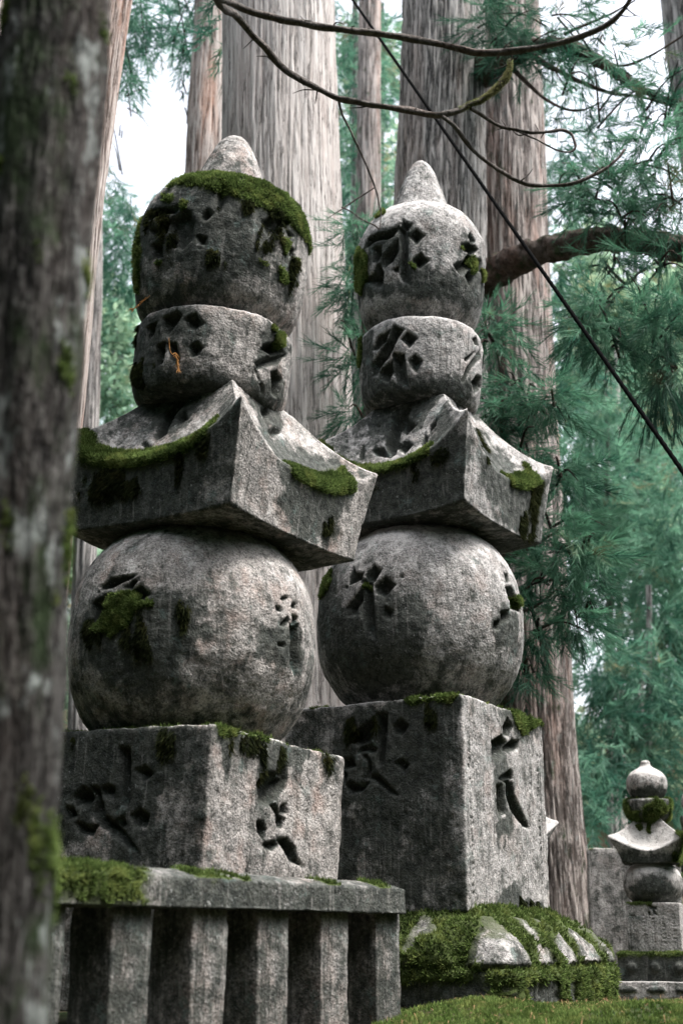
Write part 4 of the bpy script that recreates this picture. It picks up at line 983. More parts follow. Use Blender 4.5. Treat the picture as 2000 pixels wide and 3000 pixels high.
# ------------------------------------------------------------------ the small monuments behind
def small_stupa(label, u, Y, zb, sc, yaw, group, detail=1.0, mat='stone_c', moss=1.0, pedestal=True, seed=60.0):
    c = at(u, 2600, Y)
    t = thing('small_stupa', label, 'stupa', (c[0], Y, EYE + zb), group)
    n1, st = int(90 * detail), 0.010 / detail
    k = sc
    z = 0.0
    if pedestal:
        sec = box_section(0.30 * k, 0.30 * k, 0.01, n1, 14)
        stone('lower_slab', mat, t, (0, 0, z), yaw, 0, 0, sec, box_profile(0.19 * k, 0.02, st), rough=0.6, seed=seed,
              carve=[(sd, [(q + 0.075 * k * math.cos(a), 0.135 * k + 0.028 * k * math.sin(a)) for a in np.linspace(0, 2 * np.pi, 16, endpoint=False)]) for sd in 'LR' for q in (-0.2 * k, 0.0, 0.2 * k)] + [(sd, [(-0.29 * k, 0.075 * k), (0.29 * k, 0.075 * k), (0.29 * k, 0.09 * k), (-0.29 * k, 0.09 * k)]) for sd in 'LR'], depth_=-0.02 * k)
        z += 0.19 * k
        # lotus band: dark recessed dado with round bosses, and scrolled petals on the slab below
        sec = box_section(0.265 * k, 0.265 * k, 0.01, n1, 14)
        bosses, petals = [], []
        for q in (-0.165, 0.0, 0.165):
            th = np.linspace(0, 2 * np.pi, 18, endpoint=False)
            bosses += [('L', [(q * k + 0.04 * k * math.cos(a), 0.095 * k + 0.04 * k * math.sin(a)) for a in th]), ('R', [(q * k + 0.04 * k * math.cos(a), 0.095 * k + 0.04 * k * math.sin(a)) for a in th])]
        stone('lotus_band', mat, t, (0, 0, z), yaw, 0, 0, sec, box_profile(0.19 * k, 0.02, st), carve=bosses, depth_=-0.022 * k, rough=0.5, stain0=0.75, seed=seed + 1,
              mossfn=lambda P, N: smooth(0.15 * k, 0.18 * k, P[:, 2] + 0.04 * fbm(P * 12, 3)) * 0.9 * moss, moss_n=5000, moss_len=0.016)
        z += 0.19 * k
    sec = box_section(0.19 * k, 0.19 * k, 0.01, n1, 14)
    marks = []
    r2 = random.Random(5)
    for cx in np.linspace(-0.14, 0.14, 5):
        for cz in np.arange(0.07, 0.27, 0.027):
            for _ in range(3):
                a0, b0 = cx + r2.uniform(-0.006, 0.006), cz + r2.uniform(-0.007, 0.007)
                w_, h_ = (0.010, 0.0022) if r2.random() < 0.6 else (0.0022, 0.009)
                marks.append(('L', [((a0 - w_) * k, (b0 - h_) * k), ((a0 + w_) * k, (b0 - h_) * k), ((a0 + w_) * k, (b0 + h_) * k), ((a0 - w_) * k, (b0 + h_) * k)]))
    big = [('L', [(-0.035 * k, 0.33 * k), (0.03 * k, 0.32 * k), (0.035 * k, 0.29 * k), (-0.02 * k, 0.30 * k)]), ('L', [(-0.01 * k, 0.30 * k), (0.012 * k, 0.30 * k), (0.045 * k, 0.245 * k), (0.0, 0.265 * k)]), ('L', [(-0.04 * k, 0.28 * k), (-0.02 * k, 0.29 * k), (-0.01 * k, 0.26 * k), (-0.03 * k, 0.25 * k)])]
    stone('base_block', mat, t, (0, 0, z), yaw, 0, 0, box_section(0.19 * k, 0.19 * k, 0.008, int(n1 * 1.7), 14), box_profile(0.345 * k, 0.02, st * 0.45), carve=(marks + big) if pedestal else (), cut=(0.0015, 0.02), depth_=0.010 * k, rough=0.5, seed=seed + 2,
          mossfn=lambda P, N: smooth(0.325 * k, 0.34 * k, P[:, 2] + 0.03 * fbm(P * 12, 3)) * (P[:, 0] < 0.0) * moss, moss_n=800, moss_len=0.014)
    z += 0.345 * k
    stone('globe_stone', mat, t, (0, 0, z), yaw, 0, 0, round_section(n1 * 2, 24, yaw), globe_profile(0.214 * k, 0.285 * k, 0.14 * k, 0.17 * k, 2.2, st), rough=0.6, seed=seed + 3, stain0=0.12,
          stain=[('L', [(-0.12 * k, 0.02), (0.10 * k, 0.02), (0.14 * k, 0.1 * k), (0.05 * k, 0.2 * k), (-0.04 * k, 0.18 * k)])])
    z += 0.275 * k
    stone('roof_stone', mat, t, (0, 0, z), yaw, 0, 0, grid=roof_grid(0.195 * k, 0.215 * k, 0.28 * k, 0.085 * k, 0.19 * k, 0.085 * k, 0.335 * k, nf=int(60 * detail), nb=12, nz=10, nr=26, ex=1.7, und=0.01, cex=2.0), rough=0.25, seed=seed + 4,
          mossfn=lambda P, N: np.maximum((P[:, 0] > 0.17 * k) * smooth(0.0, 0.08, fbm(P * 7, 3)), (P[:, 0] < 0.02 * k) * (np.hypot(P[:, 0], P[:, 1]) < 0.15 * k) * (P[:, 2] > 0.2 * k) * smooth(-0.05, 0.05, fbm(P * 10, 3))) * moss,
          stain=[('L', [(-0.22 * k, -0.01), (0.22 * k, -0.01), (0.22 * k, 0.07 * k), (0, 0.05 * k), (-0.22 * k, 0.07 * k)])],
          moss_n=5000, moss_len=0.018)
    z += 0.33 * k
    stone('half_moon_stone', mat, t, (0, 0, z - 0.03 * k), yaw, 0, 0, round_section(n1, 20, yaw), resample(np.array([(0.001, 0), (0.10, 0), (0.15, 0.04), (0.168, 0.10), (0.17, 0.16), (0.16, 0.17), (0.001, 0.17)]) * k, 0, st), rough=0.6, seed=seed + 5,
          mossfn=lambda P, N: smooth(-0.12, 0.08, fbm(P * 9, 3)) * moss, bulge=0.010, moss_n=int(6000 * moss), moss_len=0.018, stain0=0.6)
    z += 0.14 * k
    stone('jewel_stone', mat, t, (0, 0, z), yaw, 0, 0, round_section(n1, 20, yaw), prof(np.array([(0.001, 0), (0.08, 0.0), (0.115, 0.015), (0.145, 0.07), (0.152, 0.12), (0.138, 0.175), (0.10, 0.215), (0.05, 0.245), (0.038, 0.262), (0.034, 0.285), (0.02, 0.295), (0.001, 0.297)]) * k, st), rough=0.5, seed=seed + 6,
          stain=[('L', [(-0.12 * k, 0.01), (0.12 * k, 0.01), (0.13 * k, 0.06 * k), (0.0, 0.1 * k), (-0.1 * k, 0.05 * k)])])
    return t
small_stupa('small pale stone stupa with mossy middle at the right edge, on a carved lotus base', 1913, 10.0, -0.47, 0.98, R_(18), 'small stupas in the background', 1.0)
small_stupa('small white-roofed stupa almost hidden behind the tall right-hand block', 1500, 9.6, -0.47, 1.06, R_(18), 'small stupas in the background', 0.45, moss=0.0, pedestal=True, seed=80.0)
small_stupa('distant dark little stupa at the far right edge, behind the small pale one', 2066, 13.0, -0.50, 1.1, R_(24), 'small stupas in the background', 0.4, pedestal=True, seed=95.0, moss=0.5)

def stele(label, u, Y, half_w, half_d, h, zb, yaw, seed, moss, cat='gravestone', mat='stone_c', dome=False):
    c = at(u, 2600, Y)
    sec = box_section(half_w, half_d, 0.015, 60, 10)
    pr = box_profile(h, 0.04, 0.025)
    if dome:
        pr = np.vstack([[(0.002, 0), (0.6, 0)], [(1.0, z) for z in np.linspace(0, h * 0.8, 40)], [(1 - 0.985 * q ** 2.2, h * (0.8 + 0.2 * q)) for q in np.linspace(0.05, 1, 24)]])
    o = stone('gravestone', mat, None, (c[0], Y, EYE + zb), yaw, R_(1), 0, sec, pr, rough=0.9, seed=seed, stain0=0.1, mossfn=moss, moss_n=5000, moss_len=0.022)
    tag(o, label, cat)
    return o
stele('plain grey upright stone slab standing between the cedar and the small stupa', 1850, 11.0, 0.36, 0.12, 1.20, -0.52, R_(8), 71.0, lambda P, N: smooth(1.15, 1.19, P[:, 2] + 0.05 * fbm(P * 9, 3)) * 0.5)
stele('mossy pale-topped old gravestone peeking out behind the left stupa', 222, 7.6, 0.13, 0.10, 1.12, -0.34, R_(30), 73.0, lambda P, N: smooth(-0.25, 0.05, fbm(P * 7, 3)) * smooth(1.08, 1.02, P[:, 2]) * (P[:, 2] > 0.6), dome=True)

# ------------------------------------------------------------------ trees
def make_trunk(pts, Y, parent, mat, nth=200, dz=0.03, amp=0.022, freq=9.0, vs=0.10, flare=0.3, root_z=None, top_extra=1.0, name='trunk', lump=0.02, ynear=None):
    """pts: (u, v, half width in px) from the top down; carried on to the ground"""
    ctr = []
    for u, v, hw in pts:
        p = at(u, v, Y)
        ctr.append((p[0], p[1], p[2], hw / FPX * depth(p)))
    ctr = np.array(ctr)[::-1]                         # bottom first
    gz = float(ground_z(ctr[0, 0], Y)) - 0.15
    if ctr[0, 2] > gz + 0.2:
        d = (ctr[0] - ctr[1]) / (ctr[0, 2] - ctr[1, 2])
        n0 = ctr[0] + d * (gz - ctr[0, 2])
        n0[:2] = ctr[0, :2] + (n0[:2] - ctr[0, :2]) * 0.6
        n0[3] = ctr[0, 3] * (1 + flare)
        ctr = np.vstack([n0, ctr])
    d = (ctr[-1] - ctr[-2]) / (ctr[-1, 2] - ctr[-2, 2])
    n1 = ctr[-1] + d * top_extra
    n1[3] = ctr[-1, 3] * 0.93
    ctr = np.vstack([ctr, n1])
    zz = ctr[:, 2]
    n = int((zz[-1] - zz[0]) / dz)
    z = np.linspace(zz[0], zz[-1], n)
    cx, cy, r = (np.interp(z, zz, ctr[:, k]) for k in (0, 1, 3))
    ker = np.ones(9) / 9
    pad = lambda a: np.convolve(np.pad(a, 4, 'edge'), ker, 'valid')
    cx, r = pad(cx), pad(r)
    nfr = int(nth * 0.52)
    th = np.concatenate([np.linspace(-3.25, 0.11, nfr, endpoint=False), np.linspace(0.11, 2 * np.pi - 3.25, nth // 6, endpoint=False)])
    nth = len(th)
    T_, Z = np.meshgrid(th, z)
    q = np.stack([np.cos(T_) * freq * r.mean(), np.sin(T_) * freq * r.mean(), Z * vs * freq * 0.3], -1).reshape(-1, 3) + parent.location.x * 3.1
    qw = q + 0.25 * np.stack([noise(q * 0.8 + 5)] * 3, 1)
    rid = 1 - np.abs(fbm(qw * 2.2, 3)) * 2.6
    rid = np.clip(rid, 0, 1)
    det = fbm(q * np.array([6.0, 6.0, 3.0]), 3)
    big = fbm(q * 0.35 + 9, 2)
    D = (-(rid ** 3) * amp + det * amp * 0.35).reshape(T_.shape) + lump * big.reshape(T_.shape)
    R = r[:, None] + D
    V = np.stack([cx[:, None] + np.cos(T_) * R, cy[:, None] + np.sin(T_) * R, Z], -1).reshape(-1, 3)
    V = V - np.array(parent.location)
    me = mesh_np(name, V, grid_faces(nth, n), {'ridge': np.clip(1 - rid ** 2 + 0.3 * det, 0, 1)})
    return link(name, me, M[mat], parent)

def tree_root(name, label, cat, u, v, Y, group=None):
    p = at(u, v, Y)
    gz = float(ground_z(p[0], Y))
    return thing(name, label, cat, (p[0], Y, gz), group)

def sprig(n_strand, seg, width, length=1.0, spread=0.75, droop=0.30, seed=0, fuzz=0):
    """a plume of cedar foliage along +x: narrow curved strands sweeping forward off a drooping stem"""
    rg = np.random.default_rng(seed)
    tris = []
    def ribbon(pts, w0):
        pts = np.array(pts)
        t = np.gradient(pts, axis=0)
        s = np.cross(t, rg.normal(size=3))
        s /= np.linalg.norm(s, axis=1)[:, None] + 1e-9
        w = w0 * np.linspace(1, 0.25, len(pts))[:, None]
        a, b = pts - s * w, pts + s * w
        for i in range(len(pts) - 1):
            tris.append((a[i], b[i], a[i + 1]))
            if i < len(pts) - 2:
                tris.append((b[i], b[i + 1], a[i + 1]))
    def stem(x):
        return np.array([x, 0.05 * math.sin(3 * x), -droop * x * x])
    ribbon([stem(x) for x in np.linspace(0, length * 0.8, 4)], width * 0.8)
    for i in range(n_strand):
        x = length * (0.08 + 0.85 * (i + rg.random()) / n_strand)
        b = stem(x * 0.85)
        ang = rg.uniform(0, 2 * math.pi)
        sp = spread * (1.05 - 0.5 * x) * rg.uniform(0.6, 1.1)
        dr = np.array([math.cos(sp), math.sin(sp) * math.cos(ang), math.sin(sp) * math.sin(ang) * 0.75])
        L = (0.52 - 0.2 * x) * rg.uniform(0.7, 1.2)
        pts = [b + dr * L * q + np.array([0.10 * q * q, 0, -0.16 * q * q]) * L for q in np.linspace(0, 1, seg + 1)]
        ribbon(pts, width)
        for f in range(fuzz):
            q = rg.uniform(0.15, 0.95)
            p0 = b + dr * L * q + np.array([0.10 * q * q, 0, -0.16 * q * q]) * L
            nd = dr * 0.75 + rg.normal(size=3) * 0.45
            nd /= np.linalg.norm(nd)
            s = np.cross(nd, rg.normal(size=3))
            s /= np.linalg.norm(s)
            tris.append((p0 - s * width * 0.45, p0 + s * width * 0.45, p0 + nd * 0.085))
    return np.array(tris)

def leafy(seed, n, size):
    """a twig of broad leaves"""
    rg = np.random.default_rng(seed)
    tris = []
    for i in range(n):
        p = rg.normal(size=3) * 0.33
        a = rg.normal(size=3); a /= np.linalg.norm(a)
        b = np.cross(a, rg.normal(size=3)); b /= np.linalg.norm(b)
        s = size * rg.uniform(0.6, 1.3)
        q = (p - a * s, p + b * s * 0.5, p + a * s, p - b * s * 0.5)
        tris.append((q[0], q[1], q[2]))
        tris.append((q[0], q[2], q[3]))
    return np.array(tris)

SPR = {
    'near': [sprig(24, 3, 0.0112, seed=s, fuzz=2) for s in (1, 2, 3)],
    'mid': [sprig(15, 2, 0.018, seed=s, spread=0.9, fuzz=0) for s in (4, 5)],
    'far': [sprig(11, 1, 0.034, seed=s, spread=1.0, droop=0.5) for s in (6, 7)],
    'leafwall': [sprig(8, 1, 0.09, seed=31, spread=1.1, droop=0.5)],
    'leaf': [leafy(s, 12, 0.16) for s in (8, 9)],
    'hang': [sprig(22, 2, 0.010, seed=s, spread=0.35, droop=0.1, fuzz=1) for s in (10, 11)],
}

def foliage(name, parent, clumps, kind, size, mat, seed=0, down=0.35, twigs=0, part_kind=None, tint0=0.0, holes=()):
    """clumps: (u, v, ru, rv, Y, depth radius, count); plumes spread through each clump's volume"""
    rg = np.random.default_rng(seed + 100)
    pos, out, tint = [], [], []
    tw = []
    for (u, v, ru, rv, Y, dy, n) in clumps:
        c = at(u, v, Y)
        m = depth(c) / FPX
        r = rg.normal(size=(n, 3))
        r /= np.linalg.norm(r, axis=1)[:, None]
        rad = rg.random(n)[:, None] ** 0.45
        # break the ellipsoid up: keep plumes in lobes
        q = r * rad
        keep = fbm(q * 1.7 + u * 0.013 + v * 0.007 + seed, 2) > -0.16
        q = q[keep]
        r = r[keep]
        p = c + q * np.array([ru * m, dy, rv * m])
        if holes:
            hu, hv = project(p)
            ok = np.ones(len(p), bool)
            for (a, b, ra, rb) in holes:
                ok &= (((hu - a) / ra) ** 2 + ((hv - b) / rb) ** 2) > 1
            p, q, r = p[ok], q[ok], r[ok]
        o = q * np.array([1.0, 1.0, 0.35]) + rg.normal(size=q.shape) * 0.45
        o[:, 2] -= down
        o /= np.linalg.norm(o, axis=1)[:, None]
        pos.append(p); out.append(o)
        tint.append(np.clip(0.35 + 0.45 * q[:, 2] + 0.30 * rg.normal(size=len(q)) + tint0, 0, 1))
        for k in range(twigs):
            a = c + rg.normal(size=3) * np.array([ru * m, dy, rv * m]) * 0.2
            b = c + rg.normal(size=3) * np.array([ru * m, dy, rv * m]) * 0.75
            mm = (a + b) / 2 + np.array([0, 0, 0.08])
            tv, tf = tube([a, mm, b], [0.012, 0.008, 0.003], 5, 6)
            link('twig', mesh_np('twig', tv - np.array(parent.location), tf), M['bark_limb'], parent)
    P, O = np.vstack(pos), np.vstack(out)
    tt = np.concatenate(tint)
    n = len(P)
    side = np.cross(O, np.array([0, 0, 1.0]) + rg.normal(size=(n, 3)) * 0.3)
    side /= np.linalg.norm(side, axis=1)[:, None]
    up = np.cross(side, O)
    sc = size * rg.uniform(0.6, 1.35, n)
    Vs, Ts = [], []
    which = rg.integers(0, len(SPR[kind]), n)
    for w, tpl in enumerate(SPR[kind]):
        i = np.where(which == w)[0]
        if len(i) == 0:
            continue
        t = tpl.reshape(-1, 3)
        B = np.stack([O[i], side[i], up[i]], 1)           # rows: basis vectors
        X = np.einsum('vk,nkj->nvj', t, B) * sc[i][:, None, None] + P[i][:, None, :]
        Vs.append(X.reshape(-1, 3))
        Ts.append(np.repeat(tt[i], len(t)))
    V = np.vstack(Vs) - np.array(parent.location if parent is not None else (0, 0, 0))
    me = mesh_np(name, V, np.arange(len(V)).reshape(-1, 3), {'tint': np.concatenate(Ts)}, False)
    o = link(name, me, M[mat], parent)
    if part_kind:
        o['kind'] = part_kind
    return o

def limb(parent, pts, radii, mat='bark_limb', name='limb', seg=14, n=None, wob=0.12, rough=0.0):
    """pts: (u, v, Y)"""
    w = np.array([at(*p) for p in pts])
    if mat == 'twig':
        radii = np.array(radii) * 1.06
        rough = rough or 0.0035
    V, F = tube(w, radii, seg, n or len(pts) * 10, wob)
    if rough:
        P = V
        V = V + rough * np.stack([fbm(P * 11, 4), fbm(P * 11 + 7, 4), fbm(P * 11 + 14, 4)], 1)
    if mat == 'twig' and len(pts) > 8:
        rg = np.random.default_rng(int(abs(pts[1][0])) + len(pts))
        for k in range(len(pts) // 2):
            q = V[rg.integers(len(V) // 5, len(V) - 1)]
            e = rg.normal(size=3) * np.array([1, 0.6, 1])
            e = e / np.linalg.norm(e) * rg.uniform(0.03, 0.10)
            tv, tf = tube([q - e * 0.05, q + e * 0.5 + rg.normal(size=3) * 0.006, q + e], [0.0032, 0.0024, 0.0012], 5, 8)
            link('twig', mesh_np('twig', tv - np.array(parent.location), tf), M['twig'], parent)
    V = V - np.array(parent.location)
    me = mesh_np(name, V, F, {'ridge': np.full(len(V), 0.5)})
    return link(name, me, M[mat], parent)

# --- foreground trunk on the left, out of focus, with the bare branches it sends across the top
t0 = tree_root('foreground_tree', 'dark mossy blurred trunk standing closest on the left, with bare branches reaching across the top', 'tree', 10, 2900, 2.1)
make_trunk([(168, -260, 150), (170, 0, 151), (163, 130, 155), (130, 450, 157), (104, 765, 158), (84, 1085, 158), (52, 1470, 158), (32, 2040, 159), (8, 2550, 160), (-32, 3000, 162)],
           2.1, t0, 'bark_fore', nth=220, dz=0.02, amp=0.006, freq=60, vs=0.35, lump=0.013, top_extra=0.5, flare=0.2)
mo = [o for o in t0.children][0]
def trunk_moss(o, n, ln, thr):
    me = o.data
    V = np.empty(len(me.vertices) * 3); me.vertices.foreach_get('co', V); V = V.reshape(-1, 3)
    F = np.empty(len(me.loops), dtype=np.int32); me.loops.foreach_get('vertex_index', F); F = F.reshape(-1, 4)
    w = smooth(thr, thr + 0.12, fbm(V * np.array([11, 11, 7.0]), 3))
    return tufts('moss', V, F, w, n, ln, o, 'moss', thresh=0.4)
trunk_moss(mo, 6500, 0.010, 0.27)
limb(t0, [(170, -420, 2.1), (330, -300, 2.5), (520, -90, 3.4), (640, -10, 4.0), (690, 15, 4.15), (760, 42, 4.2), (880, 68, 4.2), (1000, 86, 4.2), (1084, 96, 4.2), (1180, 108, 4.2), (1275, 128, 4.2), (1345, 143, 4.2), (1415, 156, 4.2), (1530, 147, 4.15), (1658, 121, 4.1), (1760, 83, 4.0), (1815, 40, 3.9), (1850, -10, 3.8)],
     [0.035, 0.026, 0.017, 0.0145, 0.0135, 0.0125, 0.012, 0.0115, 0.0115, 0.011, 0.011, 0.0115, 0.012, 0.011, 0.010, 0.009, 0.008, 0.007], 'twig', 'branch', 8, 200, 0.35)
limb(t0, [(520, -90, 3.4), (610, -40, 4.2), (655, 25, 4.5), (690, 45, 4.6), (735, 95, 4.7), (778, 140, 4.75), (815, 185, 4.8), (855, 217, 4.8), (915, 252, 4.8), (982, 283, 4.8), (1050, 298, 4.8), (1122, 312, 4.8), (1200, 325, 4.8), (1275, 338, 4.8), (1310, 332, 4.8), (1345, 322, 4.8), (1380, 305, 4.8), (1415, 290, 4.8), (1450, 262, 4.8), (1476, 235, 4.8), (1490, 205, 4.8), (1494, 175, 4.8)],
     [0.022, 0.017, 0.015, 0.0145, 0.014, 0.0135, 0.013, 0.0125, 0.012, 0.0115, 0.011, 0.011, 0.0115, 0.013, 0.0125, 0.011, 0.010, 0.010, 0.011, 0.011, 0.010, 0.009], 'twig', 'branch', 8, 240, 0.4)
limb(t0, [(1290, 338, 4.8), (1330, 370, 4.8), (1378, 432, 4.85), (1420, 470, 4.85), (1467, 503, 4.9), (1510, 527, 4.9), (1556, 542, 4.9), (1610, 545, 4.9), (1658, 541, 4.9), (1705, 528, 4.9), (1747, 508, 4.9), (1785, 485, 4.9), (1812, 462, 4.9), (1828, 438, 4.9)],
     [0.009, 0.008, 0.0078, 0.0078, 0.0078, 0.0078, 0.0078, 0.0078, 0.0075, 0.007, 0.0068, 0.0065, 0.006, 0.0055], 'twig', 'branch', 7, 150, 0.4)
limb(t0, [(1378, 318, 4.8), (1425, 345, 4.85), (1467, 370, 4.9), (1510, 380, 4.9), (1556, 389, 4.9), (1600, 388, 4.9), (1645, 382, 4.9), (1670, 392, 4.9), (1680, 412, 4.9), (1684, 432, 4.9), (1672, 443, 4.9), (1655, 446, 4.9)],
     [0.0075, 0.007, 0.0065, 0.006, 0.006, 0.0058, 0.006, 0.0055, 0.005, 0.005, 0.0045, 0.004], 'twig', 'branch', 7, 120, 0.45)
limb(t0, [(1655, 446, 4.9), (1630, 440, 4.9), (1600, 424, 4.9), (1570, 408, 4.9), (1545, 398, 4.9), (1515, 385, 4.9), (1490, 375, 4.9)], [0.004, 0.0042, 0.0042, 0.0042, 0.004, 0.0038, 0.003], 'twig', 'branch', 6, 60, 0.4)
limb(t0, [(990, 287, 4.8), (1005, 340, 4.9), (1033, 396, 4.95), (1060, 455, 5.0), (1084, 510, 5.0), (1098, 550, 5.0), (1108, 590, 5.0), (1113, 615, 5.0)], [0.0055, 0.0052, 0.005, 0.0048, 0.0045, 0.004, 0.0035, 0.0025], 'twig', 'branch', 6, 70, 0.4)
limb(t0, [(1098, 548, 5.0), (1050, 580, 5.0), (1005, 610, 5.0), (960, 640, 5.0)], [0.003, 0.0027, 0.0023, 0.0018], 'twig', 'branch', 6, 40, 0.4)
limb(t0, [(1000, 606, 5.0), (1030, 622, 5.0), (1060, 645, 5.0), (1095, 660, 5.0), (1112, 668, 5.0), (1116, 610, 5.0)], [0.003, 0.0028, 0.0028, 0.0026, 0.0024, 0.002], 'twig', 'branch', 6, 60, 0.4)
# yellow-green lichen sleeve near the upturned end
lv, lf = tube([at(1345, 322, 4.8), at(1380, 305, 4.8), at(1415, 290, 4.8), at(1450, 262, 4.8), at(1476, 235, 4.8), at(1490, 205, 4.8), at(1494, 178, 4.8)], [0.004, 0.006, 0.008, 0.010, 0.010, 0.008, 0.004], 10, 60, 0.3)
M['lichen'] = moss_mat('lichen_yellow', (0.12, 0.13, 0.06), (0.26, 0.28, 0.13), (0.40, 0.42, 0.24))
tufts('lichen', lv - np.array(t0.location), lf, np.ones(len(lv)), 2600, 0.010, t0, 'lichen', thresh=0.1)

# --- the great cedars
ta = tree_root('cedar_tree', 'huge pale straight cedar trunk rising right behind the left stupa', 'tree', 850, 2700, 10.6, 'giant cedar trunks')
make_trunk([(812, -60, 163), (815, 0, 163), (820, 300, 168), (824, 600, 176), (830, 900, 188), (836, 1250, 200), (842, 1700, 215), (850, 2100, 232)], 10.6, ta, 'bark_pale', nth=330, dz=0.07, amp=0.016, freq=13, vs=0.10, flare=0.45)
tb = tree_root('cedar_tree', 'thick furrowed grey cedar trunk directly behind the tip of the right stupa', 'tree', 1285, 2700, 11.6, 'giant cedar trunks')
make_trunk([(1298, -60, 120), (1297, 0, 120), (1293, 300, 125), (1287, 560, 133), (1280, 1000, 145), (1275, 1600, 160), (1270, 2100, 175)], 11.6, tb, 'bark_grey', nth=260, dz=0.07, amp=0.032, freq=15, vs=0.16, flare=0.4)
tc_ = tree_root('cedar_tree', 'reddish-brown cedar trunk behind the right stupa, its foot showing beside the block', 'tree', 1580, 2700, 12.8, 'giant cedar trunks')
make_trunk([(1478, -60, 98), (1480, 0, 98), (1492, 400, 104), (1500, 800, 110), (1512, 1300, 122), (1530, 1700, 130), (1550, 2100, 130), (1575, 2400, 132), (1590, 2560, 136), (1600, 2720, 142)], 12.8, tc_, 'bark_red', nth=260, dz=0.07, amp=0.026, freq=14, vs=0.14, flare=0.25)
td = tree_root('cedar_tree', 'slim pinkish cedar trunk behind the tip of the left stupa', 'tree', 620, 2700, 13.5, 'slender cedar trunks')
make_trunk([(628, -60, 55), (625, 80, 55), (615, 300, 62), (606, 520, 66), (600, 900, 72), (590, 1500, 82)], 13.5, td, 'bark_peel', nth=130, dz=0.07, amp=0.012, freq=12, vs=0.12)
te = tree_root('cedar_tree', 'leaning reddish cedar with peeling bark strips, just right of the dark foreground trunk', 'tree', 100, 2700, 9.0, 'slender cedar trunks')
make_trunk([(300, -60, 92), (292, 0, 92), (262, 200, 92), (240, 380, 90), (212, 580, 92), (186, 780, 96), (166, 1000, 98), (138, 1280, 100), (60, 2000, 112)], 9.0, te, 'bark_peel', nth=190, dz=0.045, amp=0.02, freq=16, vs=0.10)
tf_ = tree_root('cedar_tree', 'shadowy cedar trunk cut by the upper right corner', 'tree', 2030, 2700, 14.5, 'giant cedar trunks')
make_trunk([(2025, -60, 95), (2030, 60, 92), (2055, 300, 88), (2085, 500, 86), (2150, 1000, 86), (2240, 2000, 96)], 14.5, tf_, 'bark_grey', nth=110, dz=0.09, amp=0.02, freq=12, vs=0.14)
tg = tree_root('cedar_tree', 'brown blurred cedar trunk far off between the two great cedars', 'tree', 1080, 2700, 19.0, 'slender cedar trunks')
make_trunk([(1082, 200, 34), (1080, 400, 36), (1078, 700, 38), (1076, 1500, 44)], 19.0, tg, 'bark_red', nth=90, dz=0.08, amp=0.02, freq=9, vs=0.14, top_extra=4)
th_ = tree_root('cedar_tree', 'thin bare far trunk above the small stupa on the right', 'tree', 1817, 2400, 24.0, 'slender cedar trunks')
make_trunk([(1812, 1700, 9), (1815, 2000, 11), (1818, 2250, 14), (1822, 2480, 17)], 24.0, th_, 'bark_pale', nth=50, dz=0.08, amp=0.01, freq=9, vs=0.2, top_extra=5)
ti = tree_root('cedar_tree', 'pale trunk cut by the left edge at the very top', 'tree', -70, 2700, 12.0, 'slender cedar trunks')
make_trunk([(-20, -60, 46), (-24, 200, 46), (-60, 600, 50), (-120, 1500, 60)], 12.0, ti, 'bark_peel', nth=90, dz=0.05, amp=0.012, freq=12, vs=0.12)

NEAR_HOLES = [(1620, 660, 30, 26), (1790, 655, 28, 18), (1905, 650, 34, 20), (1800, 1120, 80, 40), (1840, 830, 60, 30), (1660, 790, 60, 50), (1890, 870, 30, 20), (1700, 640, 40, 20)]
# limbs and boughs of the furrowed grey cedar
limb(tb, [(1400, 830, 11.5), (1440, 795, 11.3), (1500, 765, 11.0), (1590, 735, 10.7), (1690, 712, 10.4), (1790, 700, 10.2), (1900, 712, 10.0), (2010, 738, 9.8), (2150, 790, 9.6)],
     [0.17, 0.15, 0.135, 0.125, 0.115, 0.11, 0.105, 0.10, 0.09], 'bark_limb', 'limb', 40, 190, 0.22, 0.035)
limb(tb, [(1400, 215, 11.5), (1440, 190, 11.3), (1500, 160, 11.1), (1560, 140, 11.0), (1640, 130, 10.9), (1700, 150, 10.8), (1790, 205, 10.7), (1880, 260, 10.6), (1960, 295, 10.5), (2080, 330, 10.4)],
     [0.15, 0.14, 0.11, 0.085, 0.07, 0.06, 0.048, 0.04, 0.035, 0.03], 'bark_limb', 'limb', 20, 130, 0.25, 0.03)
limb(tb, [(1560, 165, 11.0), (1620, 200, 10.9), (1700, 240, 10.8), (1780, 270, 10.8), (1880, 285, 10.7), (1960, 310, 10.6)], [0.03, 0.024, 0.02, 0.017, 0.013, 0.01], 'bark_limb', 'limb', 8, 70, 0.3)
limb(tb, [(1500, 200, 11.1), (1545, 245, 11.0), (1590, 285, 10.9), (1650, 318, 10.8), (1705, 322, 10.8), (1760, 300, 10.8)], [0.026, 0.02, 0.016, 0.013, 0.01, 0.007], 'bark_limb', 'limb', 8, 70, 0.3)
limb(tb, [(1650, 100, 10.9), (1720, 70, 10.8), (1790, 40, 10.7), (1860, 0, 10.6)], [0.018, 0.014, 0.011, 0.008], 'bark_limb', 'limb', 7, 40, 0.3)
limb(tb, [(1770, 185, 10.8), (1830, 192, 10.7), (1900, 165, 10.6), (1960, 130, 10.5), (2020, 90, 10.4)], [0.016, 0.013, 0.011, 0.010, 0.008], 'bark_limb', 'limb', 7, 50, 0.3)
limb(tb, [(1760, 760, 10.2), (1830, 830, 9.9), (1870, 800, 9.8), (1930, 765, 9.8), (1990, 740, 9.8)], [0.012, 0.012, 0.011, 0.010, 0.008], 'bark_limb', 'limb', 7, 50, 0.3)
limb(tb, [(1830, 830, 9.9), (1800, 870, 9.7), (1740, 940, 9.5)], [0.011, 0.009, 0.006], 'bark_limb', 'limb', 7, 30, 0.3)
